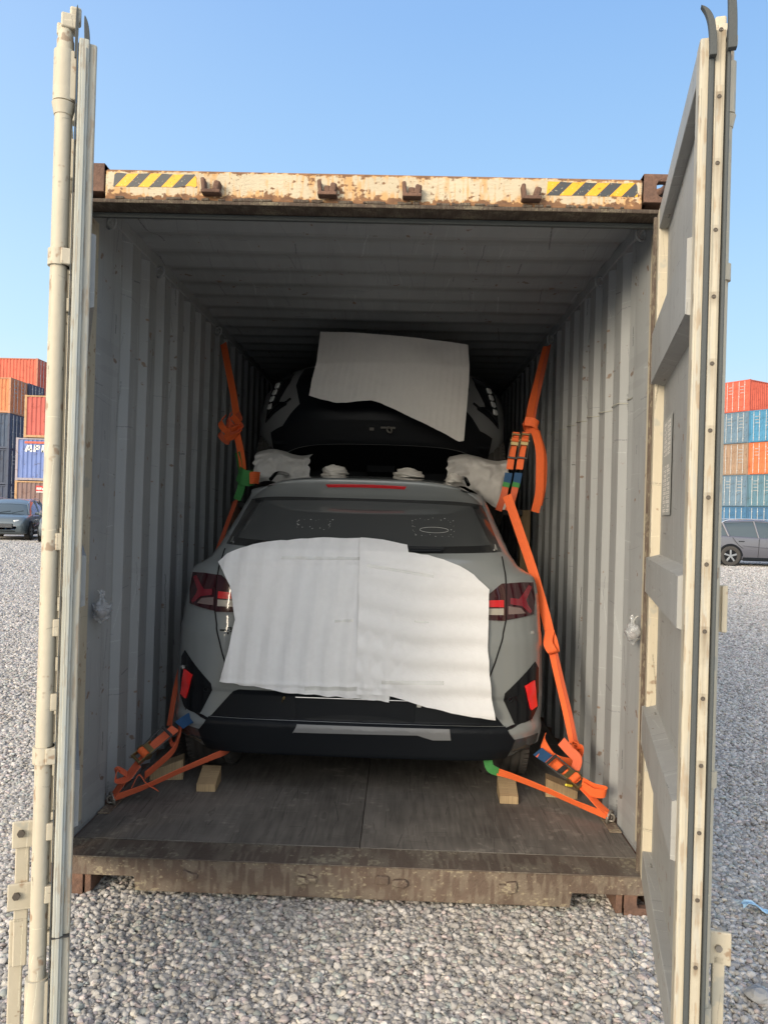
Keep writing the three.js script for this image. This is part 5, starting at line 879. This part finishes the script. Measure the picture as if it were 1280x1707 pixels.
{ // right yard: door ends slant away to the left
  const th = Math.atan2(-0.54, -0.84), ux = V(-0.84, 0, 0.54), uz = V(-0.54, 0, -0.84), corner = V(28.32, 0, -60);
  const row = ['bottom', 'second', 'third', 'fourth', 'top'];
  const C = {
    '-2': [BLUE, [0.50, 0.16, 0.08], SKY], '-1': [[0.05, 0.14, 0.25], TEAL, [0.58, 0.15, 0.05], [0.06, 0.22, 0.36]], '0': [[0.05, 0.15, 0.27], SLATE, [0.30, 0.20, 0.13], SLATE, [0.58, 0.11, 0.06]], '1': [BROWN, SLATE, GREY, TEAL, SKY], '2': [BROWN, SLATE, GREY, BLUE, SKY]
  };
  const nm = { '-2': 'rightmost column in the right yard', '-1': 'second column of the right yard stack', '0': 'middle column of the right yard stack', '1': 'fourth right yard column, beside the door edge', '2': 'farthest right yard column, behind the open door' };
  const colour = c => { const [r, g, b] = c; return r > 0.45 ? 'orange' : r > 0.22 ? (g > 0.22 ? 'grey' : 'brown') : r > 0.17 ? 'brown' : b > 0.3 ? 'blue' : b > 0.24 ? 'dark blue' : 'slate'; };
  for (const k of Object.keys(C)) C[k].forEach((c, i) => {
    const kk = +k, p = corner.clone().addScaledVector(uz, (kk + 0.5) * 2.47).addScaledVector(ux, -6.05 + (i % 2) * 0.05);
    const t = stackBox(`${colour(c)} container, ${row[i]} level of the ${nm[k]}`, c, 12.1, {}); put(t, p.x, 0.3 + i * LV - 0.06, p.z, th); t.position.y = groundY(-60) + 0.10 + i * LV;
    if (kk === 0 && i === 4) { const g = new THREE.Group(); g.name = 'lettering'; t.add(g); for (let q = 0; q < 6; q++) for (let e = 0; e < 2; e++) add('letter_stroke', bx(e ? 0.30 : 0.08, e ? 0.06 : 0.24, 0.01, 2.1 + (e ? 0 : (q % 2 ? 0.12 : -0.12)), 2.15 - q * 0.27 + (e ? 0.09 : 0), 1.219 + 0.012), M.white, g); for (let q = 0; q < 6; q++) add('letter_stroke', bx(0.30, 0.06, 0.01, -2.1 + 4.2, 2.04 - q * 0.27, -1.219 - 0.012), M.white, g); }
  });
}
// ---------------------------------------------------------------- parked cars in the yard
const carGlass = phy({ color: lin(0.05, 0.07, 0.075), roughness: 0.06, clearcoat: 1 });
function suv(label, col, group) { // front towards +z
  const t = thing('parked_car', label, 'car', group), pm = phy({ color: lin(...col), roughness: 0.35, clearcoat: 1, clearcoatRoughness: 0.08, metalness: 0.2 });
  // stations along z: z, bottom, sill bulge y, belt y, top centre y, half width low, half width belt, half width top
  const St = [[-2.22, 0.42, 0.55, 0.86, 0.88, 0.70, 0.74, 0.70], [-2.17, 0.30, 0.55, 0.98, 1.00, 0.84, 0.85, 0.80], [-2.0, 0.22, 0.58, 1.02, 1.04, 0.90, 0.90, 0.84], [-1.5, 0.20, 0.60, 1.00, 1.03, 0.925, 0.905, 0.84], [-0.6, 0.20, 0.60, 0.97, 1.0, 0.915, 0.90, 0.84], [0.3, 0.20, 0.60, 0.945, 0.97, 0.915, 0.90, 0.84], [0.9, 0.20, 0.60, 0.94, 0.98, 0.92, 0.90, 0.82], [1.4, 0.20, 0.60, 0.92, 0.98, 0.925, 0.89, 0.78], [1.9, 0.21, 0.58, 0.86, 0.91, 0.90, 0.86, 0.70], [2.08, 0.24, 0.52, 0.76, 0.82, 0.86, 0.82, 0.62], [2.17, 0.32, 0.50, 0.64, 0.70, 0.76, 0.74, 0.50], [2.21, 0.40, 0.48, 0.55, 0.58, 0.60, 0.60, 0.40]];
  const sec = s => { const [z, yb, ys, ybt, yt, wl, wb, wt] = s; return [[0, yb], [wl * 0.9, yb], [wl * 0.975, yb + 0.06], [wl, ys], [lerp(wl, wb, 0.6) - 0.012, lerp(ys, ybt, 0.55)], [wb, ybt - 0.05], [wb - 0.03, ybt], [wt, lerp(ybt, yt, 0.75)], [wt * 0.5, lerp(ybt, yt, 0.95)], [0, yt]].map(q => V(q[0], q[1], z)); };
  const n = 10, full = s => { const a = sec(s); return [...a, ...a.slice(1, -1).reverse().map(p => V(-p.x, p.y, p.z)), a[0].clone()]; };
  const rows = []; for (let k = 0; k < St.length - 1; k++) for (let q = 0; q < 3; q++) rows.push(full(St[k].map((v, i) => lerp(v, St[k + 1][i], q / 3)))); rows.push(full(St[St.length - 1]));
  add('body', gridGeo((i, j) => rows[j][i], rows[0].length - 1, rows.length - 1), pm, t);
  // cabin: glass lower band, roof on top
  const G = [[-2.02, 0.98, 1.02, 0.80, 0.76], [-1.72, 1.0, 1.42, 0.83, 0.62], [-1.45, 1.0, 1.52, 0.84, 0.61], [-0.5, 0.97, 1.575, 0.85, 0.62], [0.25, 0.95, 1.53, 0.85, 0.60], [0.62, 0.95, 1.36, 0.84, 0.62], [1.12, 0.96, 0.99, 0.78, 0.72]];
  const gl = gridGeo((i, j) => { const [z, y0, y1, w0, w1] = G[j], q = [[-w0, y0], [-lerp(w0, w1, 0.55), lerp(y0, y1, 0.55)], [-w1, y1 - 0.02], [-w1 * 0.6, y1 + 0.005], [0, y1 + 0.012], [w1 * 0.6, y1 + 0.005], [w1, y1 - 0.02], [lerp(w0, w1, 0.55), lerp(y0, y1, 0.55)], [w0, y0]][i]; return V(q[0], q[1], z); }, 8, 6);
  const cab = add('windows', gl, carGlass, t);
  const R = G.slice(1, 6); add('roof', gridGeo((i, j) => { const [z, y0, y1, w0, w1] = R[j], k = (j === 0 || j === 4) ? -0.006 : 0; const q = [[-w1 - 0.018, y1 - 0.06], [-w1 - 0.008, y1 - 0.012], [-w1 * 0.6, y1 + 0.02], [0, y1 + 0.028], [w1 * 0.6, y1 + 0.02], [w1 + 0.008, y1 - 0.012], [w1 + 0.018, y1 - 0.06]][i]; return V(q[0], q[1] + k, z); }, 6, 4), pm, t);
  for (const s of [-1, 1]) {
    const pil = [[[0.86, 0.78, 1.10, 0.96], [0.645, 0.60, 0.30, 1.5]]];
    add('pillar', [rod(V(s * 0.79, 0.965, 1.08), V(s * 0.625, 1.37, 0.60), 0.026, 8), rod(V(s * 0.625, 1.37, 0.60), V(s * 0.605, 1.52, 0.25), 0.026, 8), rod(V(s * 0.855, 0.96, -0.42), V(s * 0.635, 1.53, -0.52), 0.030, 8), rod(V(s * 0.845, 1.0, -1.40), V(s * 0.635, 1.46, -1.55), 0.045, 8), rod(V(s * 0.80, 0.99, -1.98), V(s * 0.63, 1.40, -1.72), 0.04, 8)], pm, t);
    add('roof_rail', tube([V(s * 0.62, 1.40, -1.70), V(s * 0.63, 1.56, -1.35), V(s * 0.635, 1.605, -0.5), V(s * 0.62, 1.56, 0.2), V(s * 0.635, 1.40, 0.58)], 0.016, 24, 6), M.chrome, t);
    const mr = add('mirror', [xf(new RoundedBoxGeometry(0.17, 0.12, 0.09, 2, 0.035), s * 0.985, 1.02, 0.62), rod(V(s * 0.85, 0.98, 0.66), V(s * 0.94, 1.0, 0.64), 0.02, 6)], pm, t);
    for (const z of [-1.36, 1.34]) { const w = wheelOn(t, s * 0.825, 0.34, z, 0.34, 0.225, s); add('wheel_arch', xf(new THREE.TorusGeometry(0.375, 0.035, 8, 30, Math.PI), s * 0.905, 0.345, z, 0, Math.PI / 2, 0), M.clad, t); add('arch_liner', xf(new THREE.CylinderGeometry(0.37, 0.37, 0.02, 30), s * 0.926, 0.345, z, 0, 0, Math.PI / 2), M.under, t); w.position.x = s * 0.845; }
    add('head_lamp', [xf(new RoundedBoxGeometry(0.36, 0.085, 0.16, 2, 0.03), s * 0.62, 0.745, 2.03, 0.2, s * 0.45, s * 0.12)], M.led, t);
    add('lower_lamp', [xf(new RoundedBoxGeometry(0.05, 0.22, 0.08, 2, 0.02), s * 0.72, 0.46, 2.10, 0, s * 0.5, -s * 0.25)], M.gloss, t);
    add('tail_lamp', [xf(new RoundedBoxGeometry(0.30, 0.13, 0.10, 2, 0.03), s * 0.70, 0.92, -2.14, 0, -s * 0.4, 0)], M.lampMid, t);
    for (const z of [-0.55, 0.42]) { add('door_handle', xf(new RoundedBoxGeometry(0.025, 0.026, 0.19, 2, 0.01), s * 0.915, 0.845, z - 0.55 + 0.1), M.gloss, t); }
    add('door_line', [tube([V(s * 0.915, 0.94, -0.42), V(s * 0.922, 0.62, -0.44), V(s * 0.905, 0.26, -0.46)], 0.006, 12, 5), tube([V(s * 0.912, 0.93, 0.62), V(s * 0.922, 0.62, 0.70), V(s * 0.905, 0.26, 0.74)], 0.006, 12, 5), tube([V(s * 0.912, 0.97, -1.30), V(s * 0.92, 0.72, -1.10), V(s * 0.925, 0.60, -0.95)], 0.006, 12, 5)], M.seam, t);
    add('side_sill', xf(new RoundedBoxGeometry(0.03, 0.12, 1.9, 2, 0.012), s * 0.912, 0.245, 0), M.clad, t);
    add('body_crease', [tube([V(s * 0.926, 0.70, -0.95), V(s * 0.928, 0.66, -0.4), V(s * 0.926, 0.58, 0.35), V(s * 0.916, 0.50, 0.85)], 0.012, 24, 6)], pm, t);
  }
  add('grille', [xf(new RoundedBoxGeometry(0.95, 0.16, 0.06, 2, 0.02), 0, 0.55, 2.185, -0.1), xf(new RoundedBoxGeometry(1.1, 0.07, 0.06, 2, 0.02), 0, 0.36, 2.165)], M.gloss, t);
  for (let i = 0; i < 4; i++) add('grille_slat', rbx(0.86, 0.012, 0.02, 0, 0.495 + i * 0.035, 2.215 - i * 0.003, 0.004), M.trim, t);
  add('wiper', [rod(V(-0.35, 1.02, 1.10), V(0.10, 1.10, 1.02), 0.008, 6), rod(V(0.15, 1.02, 1.10), V(0.55, 1.12, 0.95), 0.008, 6)], M.clad, t);
  return t;
}
put(suv('dark grey car parked in front of the left container stacks, facing the viewer', [0.10, 0.125, 0.135], 'cars parked in the yard'), -15.35, 0, -27.6, 0.24);
put(suv('dark car right of the first parked car, half hidden by the left door post', [0.10, 0.115, 0.125], 'cars parked in the yard'), -12.75, 0, -26.9, 0.30);
put(suv('dark car farther back between the two parked cars on the left', [0.05, 0.06, 0.065], 'cars parked in the yard'), -14.6, 0, -33.5, 0.30);
put(suv('dark grey car parked side on, right of the open door, silver roof rail', [0.115, 0.115, 0.135], 'cars parked in the yard'), 12.75, 0, -24.0, Math.PI / 2 - 0.06);
// ---------------------------------------------------------------- litter
{
  const f = fbm(121, 8, 3); sheetThing('plastic_strip', 'pale blue plastic strip lying on the gravel right of the open door', 'litter', null, 30, 6, (u, v) => V(1.55 + u * 0.17, 0.014 + 0.02 * f(u, v) + 0.01 * Math.sin(u * 9), -0.085 + 0.05 * u + (v - 0.5) * 0.035 * (0.7 + 0.6 * f(u * 2, 0.3))), std({ color: lin(0.40, 0.62, 0.80), roughness: 0.4 }), 0.0015);
  const g0 = new THREE.IcosahedronGeometry(0.032, 2), p = g0.attributes.position, q = fbm(131, 8, 2); for (let i = 0; i < p.count; i++) { const d = V(p.getX(i), p.getY(i), p.getZ(i)), k = 0.8 + 0.5 * q(Math.atan2(d.z, d.x) / 6.28 + 0.5, d.y * 12 + 0.5); p.setXYZ(i, d.x * k * 1.2, d.y * k * 0.7, d.z * k); } g0.computeVertexNormals();
  const m = single('large_stone', g0, std({ color: lin(0.30, 0.30, 0.30), roughness: 0.9 }), 'larger grey stone on the gravel near the right door bottom corner', 'stone'); m.position.set(1.345, 0.02, 0.50);
}
renderer.render(scene, camera);
